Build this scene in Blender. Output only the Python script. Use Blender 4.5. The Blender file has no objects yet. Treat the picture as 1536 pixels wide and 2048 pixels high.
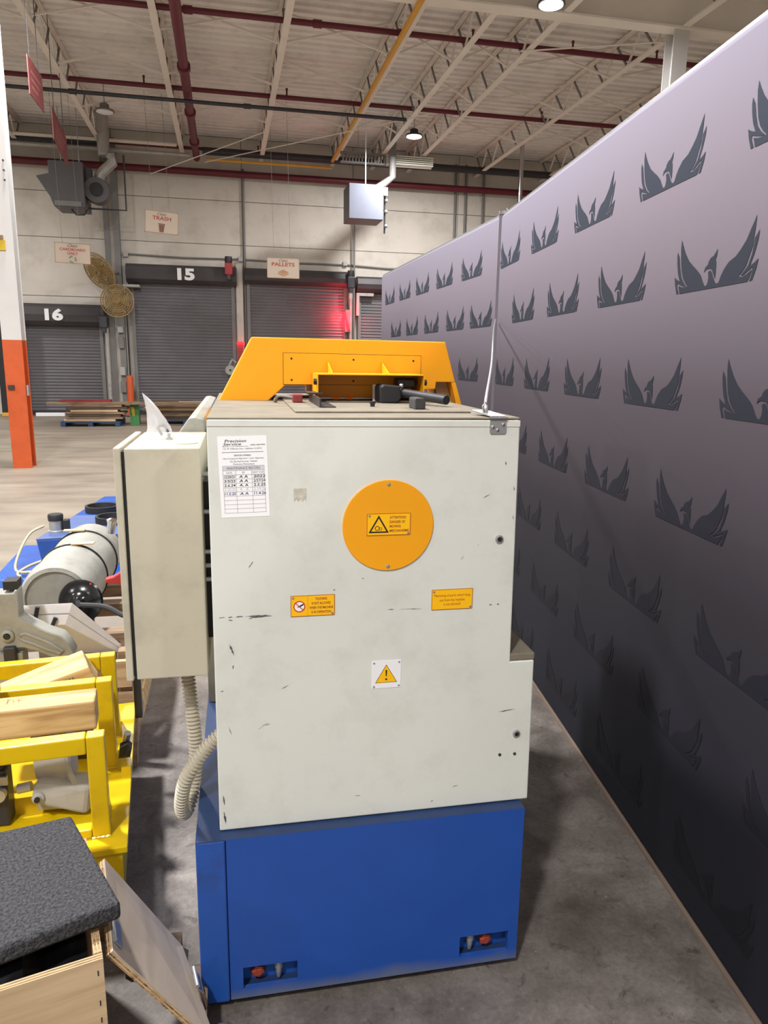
import bpy, bmesh, math, random
from mathutils import Vector, Matrix
random.seed(7)
S = bpy.context.scene
C = S.collection

# ------------------------------------------------------------------ camera
R_ = Vector
def make_camera():
    f, pitch, roll, yaw = 1460.5, .20753, .015248, .21348
    cy, sy, cp, sp = math.cos(yaw), math.sin(yaw), math.cos(pitch), math.sin(pitch)
    fw = Vector((sy*cp, cy*cp, -sp)); rt = Vector((cy, -sy, 0)); up = rt.cross(fw)
    cr, sr = math.cos(roll), math.sin(roll)
    r = cr*rt + sr*up; u = -sr*rt + cr*up
    cd = bpy.data.cameras.new('camera'); co = bpy.data.objects.new('camera', cd); C.objects.link(co)
    m = Matrix((r, u, -fw)).transposed().to_4x4(); m.translation = (0, 0, 1.6)
    co.matrix_world = m
    cd.sensor_fit = 'HORIZONTAL'; cd.sensor_width = 36; cd.lens = f/1536*36
    cd.clip_start = .05; cd.clip_end = 200
    S.camera = co
make_camera()

# ------------------------------------------------------------------ world, exposure, lamp power
w = bpy.data.worlds.new('world'); S.world = w; w.use_nodes = True
w.node_tree.nodes['Background'].inputs[0].default_value = (.9, .95, 1, 1)
w.node_tree.nodes['Background'].inputs[1].default_value = .15
S.view_settings.view_transform = 'Standard'; S.view_settings.look = 'None'
S.view_settings.exposure = -0.52; S.view_settings.gamma = 1; S.view_settings.use_curve_mapping = False
LAMP_POWER = 520
# lit high-bay lamps of the hall (x, y, power factor), all hung at the joists
LAMPS = [(4.36, 17.5, 1), (4.68, 10.9, 1), (4.5, 4.3, 1), (4.5, -2.6, .6),
         (-2.35, 10.9, 1), (-2.35, 3.6, 2.2), (-2.35, -2.6, 1.6), (-9, 17.5, 1), (-9, 10.9, 1), (-9, 3.6, 1), (-9, -2.6, 1), (1.1, -4.2, .25)]

# ------------------------------------------------------------------ materials
def lin(c):
    return tuple(((v/255/12.92) if v/255 <= .04045 else ((v/255+.055)/1.055)**2.4) for v in c)
MATS = {}
def nodes(name):
    m = bpy.data.materials.new(name); m.use_nodes = True
    return m, m.node_tree.nodes, m.node_tree.links, m.node_tree.nodes['Principled BSDF']
def mat(name, rgb, rough=.5, metal=0, var=.08, scale=6, stretch=(1, 1, 1), bump=0, bscale=None, dirt=None, emit=None, spec=.5, coat=0):
    """rgb in sRGB 0-255; noise variation, optional dirt (rgb, amount, scale) and fine bump"""
    if name in MATS: return MATS[name]
    m, N, L, b = nodes(name)
    b.inputs['Roughness'].default_value = rough; b.inputs['Metallic'].default_value = metal
    b.inputs['Specular IOR Level'].default_value = spec; b.inputs['Coat Weight'].default_value = coat
    base = lin(rgb)
    tc = N.new('ShaderNodeTexCoord'); mp = N.new('ShaderNodeMapping'); mp.inputs['Scale'].default_value = stretch
    L.new(tc.outputs['Object'], mp.inputs['Vector'])
    nz = N.new('ShaderNodeTexNoise'); nz.inputs['Scale'].default_value = scale; nz.inputs['Detail'].default_value = 6
    L.new(mp.outputs[0], nz.inputs['Vector'])
    cr = N.new('ShaderNodeValToRGB'); cr.color_ramp.elements[0].position = .3; cr.color_ramp.elements[1].position = .7
    cr.color_ramp.elements[0].color = tuple(v*(1-var) for v in base)+(1,)
    cr.color_ramp.elements[1].color = tuple(min(1, v*(1+var)) for v in base)+(1,)
    L.new(nz.outputs['Fac'], cr.inputs[0]); col = cr.outputs[0]
    if dirt:
        drgb, amt, ds = dirt
        n2 = N.new('ShaderNodeTexNoise'); n2.inputs['Scale'].default_value = ds; n2.inputs['Detail'].default_value = 8; n2.inputs['Roughness'].default_value = .65
        L.new(mp.outputs[0], n2.inputs['Vector'])
        r2 = N.new('ShaderNodeValToRGB'); r2.color_ramp.elements[0].position = .5; r2.color_ramp.elements[1].position = .78
        r2.color_ramp.elements[0].color = (0, 0, 0, 1); r2.color_ramp.elements[1].color = (amt, amt, amt, 1)
        L.new(n2.outputs['Fac'], r2.inputs[0])
        mx = N.new('ShaderNodeMix'); mx.data_type = 'RGBA'
        L.new(r2.outputs[0], mx.inputs['Factor']); L.new(col, mx.inputs['A']); mx.inputs['B'].default_value = lin(drgb)+(1,)
        col = mx.outputs['Result']
    L.new(col, b.inputs['Base Color'])
    if bump:
        n3 = N.new('ShaderNodeTexNoise'); n3.inputs['Scale'].default_value = bscale or scale*8; n3.inputs['Detail'].default_value = 4
        L.new(mp.outputs[0], n3.inputs['Vector'])
        bp = N.new('ShaderNodeBump'); bp.inputs['Strength'].default_value = bump; bp.inputs['Distance'].default_value = .01
        L.new(n3.outputs['Fac'], bp.inputs['Height']); L.new(bp.outputs[0], b.inputs['Normal'])
    if emit:
        b.inputs['Emission Color'].default_value = lin(emit[0])+(1,); b.inputs['Emission Strength'].default_value = emit[1]
    MATS[name] = m
    return m
def wood(name, c1, c2, axis=0, scale=3, rough=.7):
    if name in MATS: return MATS[name]
    m, N, L, b = nodes(name); b.inputs['Roughness'].default_value = rough
    tc = N.new('ShaderNodeTexCoord'); mp = N.new('ShaderNodeMapping')
    sc = [12, 12, 12]; sc[axis] = 1.0; mp.inputs['Scale'].default_value = sc
    L.new(tc.outputs['Object'], mp.inputs['Vector'])
    nz = N.new('ShaderNodeTexNoise'); nz.inputs['Scale'].default_value = scale; nz.inputs['Detail'].default_value = 5; nz.inputs['Distortion'].default_value = .6
    L.new(mp.outputs[0], nz.inputs['Vector'])
    cr = N.new('ShaderNodeValToRGB'); cr.color_ramp.elements[0].position = .35; cr.color_ramp.elements[1].position = .62
    cr.color_ramp.elements[0].color = lin(c1)+(1,); cr.color_ramp.elements[1].color = lin(c2)+(1,)
    L.new(nz.outputs['Fac'], cr.inputs[0]); L.new(cr.outputs[0], b.inputs['Base Color'])
    bp = N.new('ShaderNodeBump'); bp.inputs['Strength'].default_value = .15; bp.inputs['Distance'].default_value = .004
    L.new(nz.outputs['Fac'], bp.inputs['Height']); L.new(bp.outputs[0], b.inputs['Normal'])
    MATS[name] = m
    return m
def plain(name, rgb, rough=.6, emit=0, metal=0):
    if name in MATS: return MATS[name]
    m, N, L, b = nodes(name); b.inputs['Base Color'].default_value = lin(rgb)+(1,); b.inputs['Roughness'].default_value = rough; b.inputs['Metallic'].default_value = metal
    if emit: b.inputs['Emission Color'].default_value = lin(rgb)+(1,); b.inputs['Emission Strength'].default_value = emit
    MATS[name] = m
    return m
def floor_mat():
    m, N, L, b = nodes('concrete_floor')
    g = N.new('ShaderNodeNewGeometry'); sep = N.new('ShaderNodeSeparateXYZ'); L.new(g.outputs['Position'], sep.inputs[0])
    def noise(sc, det=8, rough=.6, dist=0):
        n = N.new('ShaderNodeTexNoise'); n.inputs['Scale'].default_value = sc; n.inputs['Detail'].default_value = det
        n.inputs['Roughness'].default_value = rough; n.inputs['Distortion'].default_value = dist
        L.new(g.outputs['Position'], n.inputs['Vector']); return n.outputs['Fac']
    def ramp(src, p0, p1, c0, c1):
        r = N.new('ShaderNodeValToRGB'); r.color_ramp.elements[0].position = p0; r.color_ramp.elements[1].position = p1
        r.color_ramp.elements[0].color = c0; r.color_ramp.elements[1].color = c1; L.new(src, r.inputs[0]); return r.outputs[0]
    def mix(f, a, bb, mode='MIX'):
        x = N.new('ShaderNodeMix'); x.data_type = 'RGBA'; x.blend_type = mode
        for s, v in (('Factor', f), ('A', a), ('B', bb)):
            if hasattr(v, 'links') or hasattr(v, 'is_linked'): L.new(v, x.inputs[s])
            else: x.inputs[s].default_value = v
        return x.outputs['Result']
    far_tone = ramp(noise(.7), .3, .7, lin((130, 120, 106))+(1,), lin((156, 145, 130))+(1,))
    fine = ramp(noise(9, 10, .7), .3, .75, lin((122, 114, 109))+(1,), lin((158, 150, 144))+(1,))
    blotch = ramp(noise(3.2, 9, .68, .4), .36, .62, (.50, .48, .46, 1), (1, 1, 1, 1))
    near_tone = mix(1.0, fine, blotch, 'MULTIPLY')
    grit = ramp(noise(70, 8, .8), .36, .66, (.62, .61, .60, 1), (1.0, 1.0, 1.0, 1))
    near_tone = mix(1.0, near_tone, grit, 'MULTIPLY')
    spots = ramp(noise(16, 8, .75, .5), .57, .68, (0, 0, 0, 1), (.75, .75, .75, 1))
    near_tone = mix(spots, near_tone, lin((44, 40, 38))+(1,))
    flecks = ramp(noise(55, 3, .5, .8), .70, .76, (0, 0, 0, 1), (.6, .6, .6, 1))
    near_tone = mix(flecks, near_tone, lin((170, 164, 158))+(1,))
    # floor darker in the near part, paler farther along y: irregular edge
    mth = N.new('ShaderNodeMath'); mth.operation = 'MULTIPLY_ADD'; L.new(noise(.9, 4), mth.inputs[0]); mth.inputs[1].default_value = 2.2; L.new(sep.outputs['Y'], mth.inputs[2])
    mr = N.new('ShaderNodeMapRange'); L.new(mth.outputs[0], mr.inputs['Value']); mr.inputs['From Min'].default_value = 4.2; mr.inputs['From Max'].default_value = 6.2
    c = mix(mr.outputs[0], near_tone, far_tone)
    tr = N.new('ShaderNodeMapping'); tr.inputs['Scale'].default_value = (.8, 2.6, 1); tr.inputs['Rotation'].default_value = (0, 0, .25); L.new(g.outputs['Position'], tr.inputs['Vector'])
    n4 = N.new('ShaderNodeTexNoise'); n4.inputs['Scale'].default_value = 1.3; n4.inputs['Detail'].default_value = 7; L.new(tr.outputs[0], n4.inputs['Vector'])
    c = mix(1.0, c, ramp(n4.outputs['Fac'], .35, .62, (.72, .71, .70, 1), (1, 1, 1, 1)), 'MULTIPLY')
    L.new(c, b.inputs['Base Color'])
    b.inputs['Roughness'].default_value = .55
    bp = N.new('ShaderNodeBump'); bp.inputs['Strength'].default_value = .15; bp.inputs['Distance'].default_value = .004
    L.new(noise(40, 4), bp.inputs['Height']); L.new(bp.outputs[0], b.inputs['Normal'])
    return m
def banner_mat(name, stops):
    """fabric printed with a vertical fade (lavender grey at the top to black at the foot)"""
    m, N, L, b = nodes(name); b.inputs['Roughness'].default_value = .75; b.inputs['Specular IOR Level'].default_value = .25
    g = N.new('ShaderNodeNewGeometry'); sep = N.new('ShaderNodeSeparateXYZ'); L.new(g.outputs['Position'], sep.inputs[0])
    mr = N.new('ShaderNodeMapRange'); mr.inputs['From Max'].default_value = 2.45; L.new(sep.outputs['Z'], mr.inputs['Value'])
    r = N.new('ShaderNodeValToRGB'); e = r.color_ramp.elements
    while len(e) < len(stops): e.new(.5)
    for k, (p, c) in enumerate(stops): e[k].position = p; e[k].color = lin(c)+(1,)
    L.new(mr.outputs[0], r.inputs[0]); L.new(r.outputs[0], b.inputs['Base Color'])
    wv = N.new('ShaderNodeTexNoise'); wv.inputs['Scale'].default_value = 900; L.new(g.outputs['Position'], wv.inputs['Vector'])
    bp = N.new('ShaderNodeBump'); bp.inputs['Strength'].default_value = .1; bp.inputs['Distance'].default_value = .001
    L.new(wv.outputs['Fac'], bp.inputs['Height']); L.new(bp.outputs[0], b.inputs['Normal'])
    return m
def blue_base_mat():
    """blue enamel, bare scuffed grey along the foot edge"""
    m, N, L, b = nodes('blue_enamel_scuffed'); b.inputs['Roughness'].default_value = .42
    tc = N.new('ShaderNodeNewGeometry'); sep = N.new('ShaderNodeSeparateXYZ'); L.new(tc.outputs['Position'], sep.inputs[0])
    nz = N.new('ShaderNodeTexNoise'); nz.inputs['Scale'].default_value = 7; nz.inputs['Detail'].default_value = 8; L.new(tc.outputs['Position'], nz.inputs['Vector'])
    ma = N.new('ShaderNodeMath'); ma.operation = 'MULTIPLY_ADD'; L.new(nz.outputs['Fac'], ma.inputs[0]); ma.inputs[1].default_value = .07; L.new(sep.outputs['Z'], ma.inputs[2])
    mr = N.new('ShaderNodeMapRange'); L.new(ma.outputs[0], mr.inputs['Value']); mr.inputs['From Min'].default_value = .066; mr.inputs['From Max'].default_value = .100
    cr = N.new('ShaderNodeValToRGB'); cr.color_ramp.elements[0].color = lin((20, 66, 146))+(1,); cr.color_ramp.elements[1].color = lin((27, 78, 164))+(1,); L.new(nz.outputs['Fac'], cr.inputs[0])
    mx = N.new('ShaderNodeMix'); mx.data_type = 'RGBA'; L.new(mr.outputs[0], mx.inputs['Factor']); mx.inputs['A'].default_value = lin((88, 98, 126))+(1,); L.new(cr.outputs[0], mx.inputs['B'])
    L.new(mx.outputs['Result'], b.inputs['Base Color'])
    return m
def bag_mat():
    m, N, L, b = nodes('clear_plastic'); b.inputs['Base Color'].default_value = (.85, .84, .86, 1); b.inputs['Roughness'].default_value = .25
    b.inputs['Alpha'].default_value = .38
    return m

WHITE_P = mat('pale_grey_enamel', (214, 216, 208), .42, var=.03, scale=2.5, dirt=((160, 156, 140), .26, 9))
CREAM = mat('cream_enamel', (184, 177, 157), .45, var=.04, scale=3, dirt=((130, 124, 106), .6, 5))
GRIME = mat('grimy_top_enamel', (124, 116, 102), .8, spec=.2, var=.12, scale=9, dirt=((100, 92, 78), .7, 14))
BLUE_S = blue_base_mat()
BLUE = mat('blue_enamel', (30, 78, 160), .4, var=.1, scale=5, dirt=((40, 45, 62), .8, 6))
BLUE_T = mat('blue_top_grimy', (30, 52, 92), .5, var=.2, scale=6, dirt=((26, 27, 32), .95, 9))
YEL = mat('orange_yellow_enamel', (240, 162, 0), .5, var=.04, scale=4)
YEL2 = mat('bright_yellow_enamel', (210, 176, 6), .35, var=.05, scale=5, dirt=((150, 120, 20), .55, 9), coat=.2)
SIGN_Y = plain('sign_yellow', (250, 188, 0), .5)
BLACK = mat('black_rubber', (26, 26, 28), .6, var=.2)
INK = plain('black_ink', (30, 28, 28), .6)
INKR = plain('red_brown_ink', (150, 62, 20), .6)
INKB = plain('blue_ink', (40, 55, 120), .6)
INKG = plain('pale_pencil', (175, 180, 190), .7)
RULE = plain('ruled_lines', (110, 112, 120), .7)
PAPER = plain('paper', (238, 237, 238), .7)
WHITE = plain('white_plate', (236, 236, 238), .5)
STEEL = mat('zinc_steel', (176, 178, 180), .38, .7, var=.1, scale=12)
STEEL_D = mat('dark_steel', (62, 62, 66), .45, .5, var=.15, scale=12)
CHROME = plain('chrome', (205, 205, 208), .18, metal=1)
CAST = mat('grey_cast_paint', (144, 143, 135), .5, var=.08, scale=6, dirt=((100, 96, 84), .6, 9), bump=.15)
CASTW = mat('pale_cast_paint', (170, 169, 165), .4, var=.06, scale=6, dirt=((120, 115, 104), .6, 8))
PLY = wood('plywood_face', (172, 144, 108), (202, 176, 140), 0, 2)
PLYG = wood('plywood_grey_face', (172, 156, 138), (186, 170, 151), 1, 1.2)
PLYE = wood('plywood_edge', (96, 66, 38), (196, 158, 110), 0, 9)
LUM = wood('lumber', (160, 124, 78), (208, 178, 128), 0, 2.6)
LUMG = wood('weathered_board', (98, 78, 60), (150, 124, 98), 0, 2.5)
LUMD = wood('dark_board', (58, 44, 34), (96, 74, 56), 0, 2.5)
LUMP = wood('pale_board', (172, 144, 108), (206, 180, 144), 0, 2.5)
BLUEPAL = wood('blue_pallet_paint', (30, 52, 82), (46, 74, 108), 0, 3)
REDP = mat('red_pipe_paint', (98, 26, 40), .5, var=.1, scale=3)
DECK = mat('white_deck_paint', (238, 233, 228), .6, var=.05, scale=1.2, dirt=((178, 166, 154), .5, 2))
JOIST = mat('white_joist_paint', (232, 224, 214), .55, var=.05, scale=2)
GREYP = mat('grey_paint', (120, 118, 116), .55, var=.1, scale=3)
WALLP = mat('wall_paint', (206, 199, 189), .7, var=.05, scale=1.2, dirt=((160, 150, 138), .55, 1.8))
DOORC = mat('door_curtain_paint', (104, 102, 106), .5, var=.08, scale=2)
HOODM = mat('door_hood_paint', (62, 58, 60), .5, var=.15, scale=2)
ORANGE = mat('orange_paint', (198, 84, 32), .5, var=.08, scale=4, dirt=((150, 62, 22), .6, 6))
COLW = mat('column_white', (204, 202, 200), .5, var=.04, scale=3)
HEATD = mat('heater_dark', (84, 82, 84), .5, var=.08, scale=3)
HEATL = mat('heater_silver', (112, 116, 130), .6, .0, var=.05, scale=3)
DUCT = mat('galvanised_duct', (168, 166, 162), .4, .5, var=.12, scale=6)
FANT = mat('dusty_brass_wire', (150, 124, 76), .6, var=.2, scale=8)
FOAM = mat('charcoal_foam', (60, 60, 64), .95, var=.7, scale=150, bump=1.0, bscale=170)
YGAS = mat('yellow_pipe_paint', (214, 158, 52), .5, var=.08, scale=3)
CONC = floor_mat()
REDG = plain('red_lamp', (255, 20, 30), .4, 9)
REDM = mat('red_plastic', (168, 40, 46), .45, var=.06)

# ------------------------------------------------------------------ mesh helper
I4 = Matrix.Identity(4)
ROOTM = {}
class MB:
    def __init__(s): s.v = []; s.f = []
    def add(s, vs, fs):
        o = len(s.v); s.v += [Vector(p) for p in vs]; s.f += [tuple(i+o for i in f) for f in fs]; return s
    def hexa(s, p):   # 8 points: bottom 0-3 ccw, top 4-7
        return s.add(p, [(3, 2, 1, 0), (4, 5, 6, 7), (0, 1, 5, 4), (1, 2, 6, 5), (2, 3, 7, 6), (3, 0, 4, 7)])
    def box(s, x0, x1, y0, y1, z0, z1):
        return s.hexa([(x0, y0, z0), (x1, y0, z0), (x1, y1, z0), (x0, y1, z0), (x0, y0, z1), (x1, y0, z1), (x1, y1, z1), (x0, y1, z1)])
    def bar(s, p0, p1, w, h, up=(0, 0, 1)):   # rectangular bar between two points
        p0, p1 = Vector(p0), Vector(p1); d = (p1-p0).normalized(); u = Vector(up)
        a = d.cross(u)
        if a.length < 1e-4: a = d.cross(Vector((1, 0, 0)))
        a.normalize(); b = a.cross(d).normalized(); a *= w/2; b *= h/2
        return s.hexa([p0-a-b, p0+a-b, p1+a-b, p1-a-b, p0-a+b, p0+a+b, p1+a+b, p1-a+b])
    def prism(s, pts, vec):
        pts = [Vector(p) for p in pts]; vec = Vector(vec); n = len(pts)
        fs = [tuple(range(n-1, -1, -1)), tuple(range(n, 2*n))]+[(i, (i+1) % n, n+(i+1) % n, n+i) for i in range(n)]
        return s.add(pts+[p+vec for p in pts], fs)
    def poly(s, pts): return s.add(pts, [tuple(range(len(pts)))])
    def tube(s, path, r, n=10, cap=True):
        path = [Vector(p) for p in path]; m = len(path); rs = r if isinstance(r, list) else [r]*m
        vs, fs = [], []; pa = None
        for i, p in enumerate(path):
            d = (path[min(i+1, m-1)]-path[max(i-1, 0)]).normalized()
            if pa is None:
                pa = d.orthogonal().normalized()
            a = (pa-d*pa.dot(d)).normalized(); b = d.cross(a); pa = a
            for k in range(n):
                t = 2*math.pi*k/n; vs.append(p+(a*math.cos(t)+b*math.sin(t))*rs[i])
        for i in range(m-1):
            for k in range(n): fs.append((i*n+k, i*n+(k+1) % n, (i+1)*n+(k+1) % n, (i+1)*n+k))
        if cap: fs += [tuple(range(n-1, -1, -1)), tuple(range((m-1)*n, m*n))]
        return s.add(vs, fs)
    def cyl(s, p0, p1, r, n=16): return s.tube([p0, p1], r, n)
    def lathe(s, prof, org, axis=(0, 0, 1), n=24):   # prof: (radius, height)
        org = Vector(org); ax = Vector(axis).normalized()
        return s.tube_l([(org+ax*h, max(r, 1e-4)) for r, h in prof], ax, n)
    def tube_l(s, pr, ax, n):
        a = ax.orthogonal().normalized(); b = ax.cross(a); vs, fs = [], []
        for p, r in pr:
            for k in range(n):
                t = 2*math.pi*k/n; vs.append(p+(a*math.cos(t)+b*math.sin(t))*r)
        for i in range(len(pr)-1):
            for k in range(n): fs.append((i*n+k, i*n+(k+1) % n, (i+1)*n+(k+1) % n, (i+1)*n+k))
        fs += [tuple(range(n-1, -1, -1)), tuple(range((len(pr)-1)*n, len(pr)*n))]
        return s.add(vs, fs)
    def sphere(s, c, r, n=10, m=6):
        return s.lathe([(r*math.sin(math.pi*i/m), -r*math.cos(math.pi*i/m)) for i in range(m+1)], c, (0, 0, 1), n)
    def mesh(s, name, M=I4, smooth=False, fix=True):
        me = bpy.data.meshes.new(name); me.from_pydata([M @ v for v in s.v], [], s.f)
        if fix:
            bm = bmesh.new(); bm.from_mesh(me); bmesh.ops.recalc_face_normals(bm, faces=bm.faces); bm.to_mesh(me); bm.free()
        if smooth:
            me.polygons.foreach_set('use_smooth', [True]*len(me.polygons)); me.set_sharp_from_angle(angle=math.radians(40))
        me.update(); return me
    def build(s, name, m, parent=None, frame=I4, bevel=0, smooth=False, fix=True, base=None):
        """under a parent: vertices (in frame coordinates) go to the root's space; alone: origin at the foot"""
        if parent is not None:
            root = parent
            while root.parent: root = root.parent
            me = s.mesh(name, ROOTM[root.name].inverted() @ frame, smooth, fix)
            o = bpy.data.objects.new(name, me); C.objects.link(o); o.parent = parent
            if parent.parent or parent.type == 'MESH':
                o.matrix_parent_inverse = parent.matrix_basis.inverted()
            if parent.type == 'MESH' and not parent.parent: o.matrix_parent_inverse = I4
        else:
            if base is None:
                xs = [v.x for v in s.v]; ys = [v.y for v in s.v]; zs = [v.z for v in s.v]
                base = ((min(xs)+max(xs))/2, (min(ys)+max(ys))/2, min(zs))
            T = Matrix.Translation(base); me = s.mesh(name, T.inverted(), smooth, fix)
            o = bpy.data.objects.new(name, me); C.objects.link(o); o.matrix_world = frame @ T
            ROOTM[o.name] = frame @ T
        me.materials.append(m)
        if bevel:
            bv = o.modifiers.new('bevel', 'BEVEL'); bv.width = bevel; bv.segments = 2; bv.limit_method = 'ANGLE'; bv.angle_limit = math.radians(40)
        return o
def tag(o, label, cat, group=None, kind=None):
    o['label'] = label; o['category'] = cat
    if group: o['group'] = group
    if kind: o['kind'] = kind
    return o
def struct(o): o['kind'] = 'structure'; return o
def thing(name, label, cat, loc=(0, 0, 0), rz=0, group=None, frame=I4):
    o = bpy.data.objects.new(name, None); C.objects.link(o); o.empty_display_size = .1
    Mx = frame @ Matrix.Translation(loc) @ Matrix.Rotation(rz, 4, 'Z'); o.matrix_world = Mx; ROOTM[o.name] = Mx
    tag(o, label, cat, group); return o
def sroot(name, loc):
    o = bpy.data.objects.new(name, None); C.objects.link(o); o.location = loc; ROOTM[o.name] = Matrix.Translation(loc); o['kind'] = 'structure'; return o
def link_copy(src, parent, delta):
    c = src.copy(); C.objects.link(c); c.parent = parent; c.location = Vector(src.location)+Vector(delta); return c
def text(name, s, m, parent, org, xd, yd, width=None, size=1, align='CENTER', bold=0, shear=0, height=None):
    cu = bpy.data.curves.new('t', 'FONT'); cu.body = s; cu.size = 1; cu.align_x = align; cu.align_y = 'CENTER'; cu.offset = bold; cu.shear = shear; cu.resolution_u = 3
    cu.space_line = .95
    ob = bpy.data.objects.new('t', cu); C.objects.link(ob); bpy.context.view_layer.update()
    me = bpy.data.meshes.new_from_object(ob.evaluated_get(bpy.context.evaluated_depsgraph_get()))
    xs = [v.co.x for v in me.vertices]; ys = [v.co.y for v in me.vertices]
    bpy.data.objects.remove(ob); bpy.data.curves.remove(cu)
    sx = width/(max(xs)-min(xs)) if width else size
    sy = height/(max(ys)-min(ys)) if height else sx
    cx = (max(xs)+min(xs))/2 if align == 'CENTER' else min(xs); cyy = (max(ys)+min(ys))/2
    xd, yd, org = Vector(xd), Vector(yd), Vector(org)
    mb = MB(); mb.v = [org+xd*((v.co.x-cx)*sx)+yd*((v.co.y-cyy)*sy) for v in me.vertices]; mb.f = [tuple(p.vertices) for p in me.polygons]
    bpy.data.meshes.remove(me)
    return mb.build(name, m, parent, fix=False)

# ================================================================== ROOM SHELL
YW = 21.0
floor = struct(MB().box(-16, 14, -8, YW+.2, -.1, 0).build('floor', CONC, base=(0, 0, 0)))
# corrugated roof deck: ribs run across the joists
mb = MB(); ZD = 7.16; per = .25
prof = []
y = -8.0
while y < YW+.2:
    prof += [(y, ZD), (y+.12, ZD), (y+.145, ZD+.085), (y+.225, ZD+.085)]; y += per
prof.append((y, ZD))
vs = [(x, yy, zz) for x in (-16, 14) for yy, zz in prof]; n = len(prof)
mb.add(vs, [(i, i+1, n+i+1, n+i) for i in range(n-1)])
struct(mb.build('ceiling', DECK, fix=False, base=(0, 0, ZD)))
struct(MB().box(-16.2, -16, -8, YW, 0, 7.3).build('wall_left', WALLP))
struct(MB().box(14, 14.2, -8, YW, 0, 7.3).build('wall_right', WALLP))
struct(MB().box(-16, 14, -8.2, -8, 0, 7.3).build('wall_front', WALLP))
wb = struct(MB().box(-16, 14, YW+.03, YW+.25, 0, 7.3).build('wall_back', GREYP))
xe = [-14, -11.2, -8.3, -5.6, -2.66, .57, 3.55, 6.55, 9.6, 12.6, 14]; ze = [0, 3.05, 4.5, 5.6, 7.15]
for i in range(len(xe)-1):
    for k in range(len(ze)-1):
        MB().box(xe[i]+.008, xe[i+1]-.008, YW, YW+.03, ze[k]+.008, ze[k+1]-.008).build('wall_panel', WALLP, wb)

def W(x, z): return x*1.05, 1.6+(z-1.6)*1.05     # wall measures taken at 20 m, wall stands at 21 m
def roller_door(name, x0, x1, zt, zh, num=None, hx=None):
    x0, zt = W(x0, zt); x1, zh = W(x1, zh); r = sroot(name, ((x0+x1)/2, YW, 0))
    mb = MB(); prof = []; z = .02
    while z < zt: prof += [(z, 0), (z+.028, -.018), (z+.048, -.018), (z+.076, 0)]; z += .082
    n = len(prof)
    mb.add([(x, YW-.09+d, zz) for x in (x0, x1) for zz, d in prof], [(i, n+i, n+i+1, i+1) for i in range(n-1)])
    mb.add([(x0, YW-.07, 0), (x1, YW-.07, 0), (x1, YW-.07, zt), (x0, YW-.07, zt)], [(0, 1, 2, 3)])
    mb.build('curtain', DOORC, r, fix=False)
    for s_, xx in ((-1, x0), (1, x1)):
        MB().box(xx-.05 if s_ > 0 else xx-.04, xx+.04 if s_ > 0 else xx+.05, YW-.13, YW-.001, 0, zt+.05).build('guide_rail', GREYP, r)
    h = zh-zt; pr = [(-.001, zt), (-.30, zt), (-.40, zt+h*.2), (-.43, zt+h*.5), (-.38, zt+h*.85), (-.28, zh), (-.001, zh)]
    a, b = (hx or (x0-.1, x1+.1))
    hd = MB().prism([(a, YW+d, zz) for d, zz in pr], (b-a, 0, 0)).build('hood', HOODM, r, bevel=.01)
    MB().box(x0+.03, x1-.03, YW-.115, YW-.075, .0, .10).build('bottom_bar', STEEL_D, r)
    if num:
        text('number', num[0], WHITE, hd, (num[1]*1.05, YW-.437, zt+h*.5), (1, 0, 0), (0, 0, 1), height=.30, width=.44, bold=.05)
    return r
roller_door('door_1', -5.4, -3.0, 2.26, 2.78, ('16', -4.02))
roller_door('door_2', -2.22, .26, 3.34, 3.79, ('15', -.88))
roller_door('door_3', .64, 3.17, 3.42, 3.79)
roller_door('door_4', 3.55, 5.9, 3.3, 3.69)
# pilaster between doors 1 and 2, steel jambs and pipes
t1 = sroot('trim_1', (-2.66, YW, 0))
MB().box(-2.93, -2.80, YW-.16, YW-.001, 0, 6.9).build('flange', GREYP, t1); MB().box(-2.80, -2.70, YW-.10, YW-.001, 0, 6.9).build('web', WALLP, t1); MB().box(-2.70, -2.55, YW-.20, YW-.001, 0, 6.9).build('flange', GREYP, t1)
t2 = sroot('trim_2', (.46, YW, 0))
MB().box(.36, .53, YW-.16, YW-.001, 0, 4.0).build('jamb', WALLP, t2); MB().cyl((.60, YW-.06, 0), (.60, YW-.06, 6.4), .03).build('conduit', GREYP, t2)
t3 = sroot('trim_3', (3.45, YW, 0))
MB().box(3.42, 3.60, YW-.18, YW-.001, 0, 3.6).build('jamb', CASTW, t3); MB().cyl((3.56, YW-.22, 0), (3.56, YW-.22, 6.3), .025).build('conduit', GREYP, t3); MB().cyl((3.47, YW-.25, .0), (3.47, YW-.25, 3.2), .045).build('downpipe', DUCT, t3)
t4 = sroot('trim_4', (6.6, YW, 0))
for xx in (6.45, 6.75, 7.27): MB().cyl((xx, YW-.05, 0), (xx, YW-.05, 6.9), .035).build('conduit', GREYP, t4)
t5 = sroot('trim_5', (0, YW, 4))
MB().tube([(-2.5, YW-.04, 4.16), (-1, YW-.04, 4.12), (.5, YW-.04, 4.14), (2, YW-.04, 4.10), (3.4, YW-.04, 4.11), (4.5, YW-.04, 4.06), (6, YW-.04, 4.06)], .022, 8).build('conduit', GREYP, t5)
for xx in (-2.44, .49, 3.33): MB().box(xx-.06, xx+.06, YW-.1, YW-.001, 4.08, 4.2).build('junction_box', CASTW, t5, bevel=.01)
tc = sroot('trim_6', (-4.5, YW-.5, 0))
for xx, m_ in ((-5.6, YGAS), (-4.8, WHITE), (-4.0, ORANGE), (-3.3, ORANGE)): MB().box(xx, xx+.7, YW-.62, YW-.5, 0, .09).build('kerb_strip', m_, tc, bevel=.01)

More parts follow.
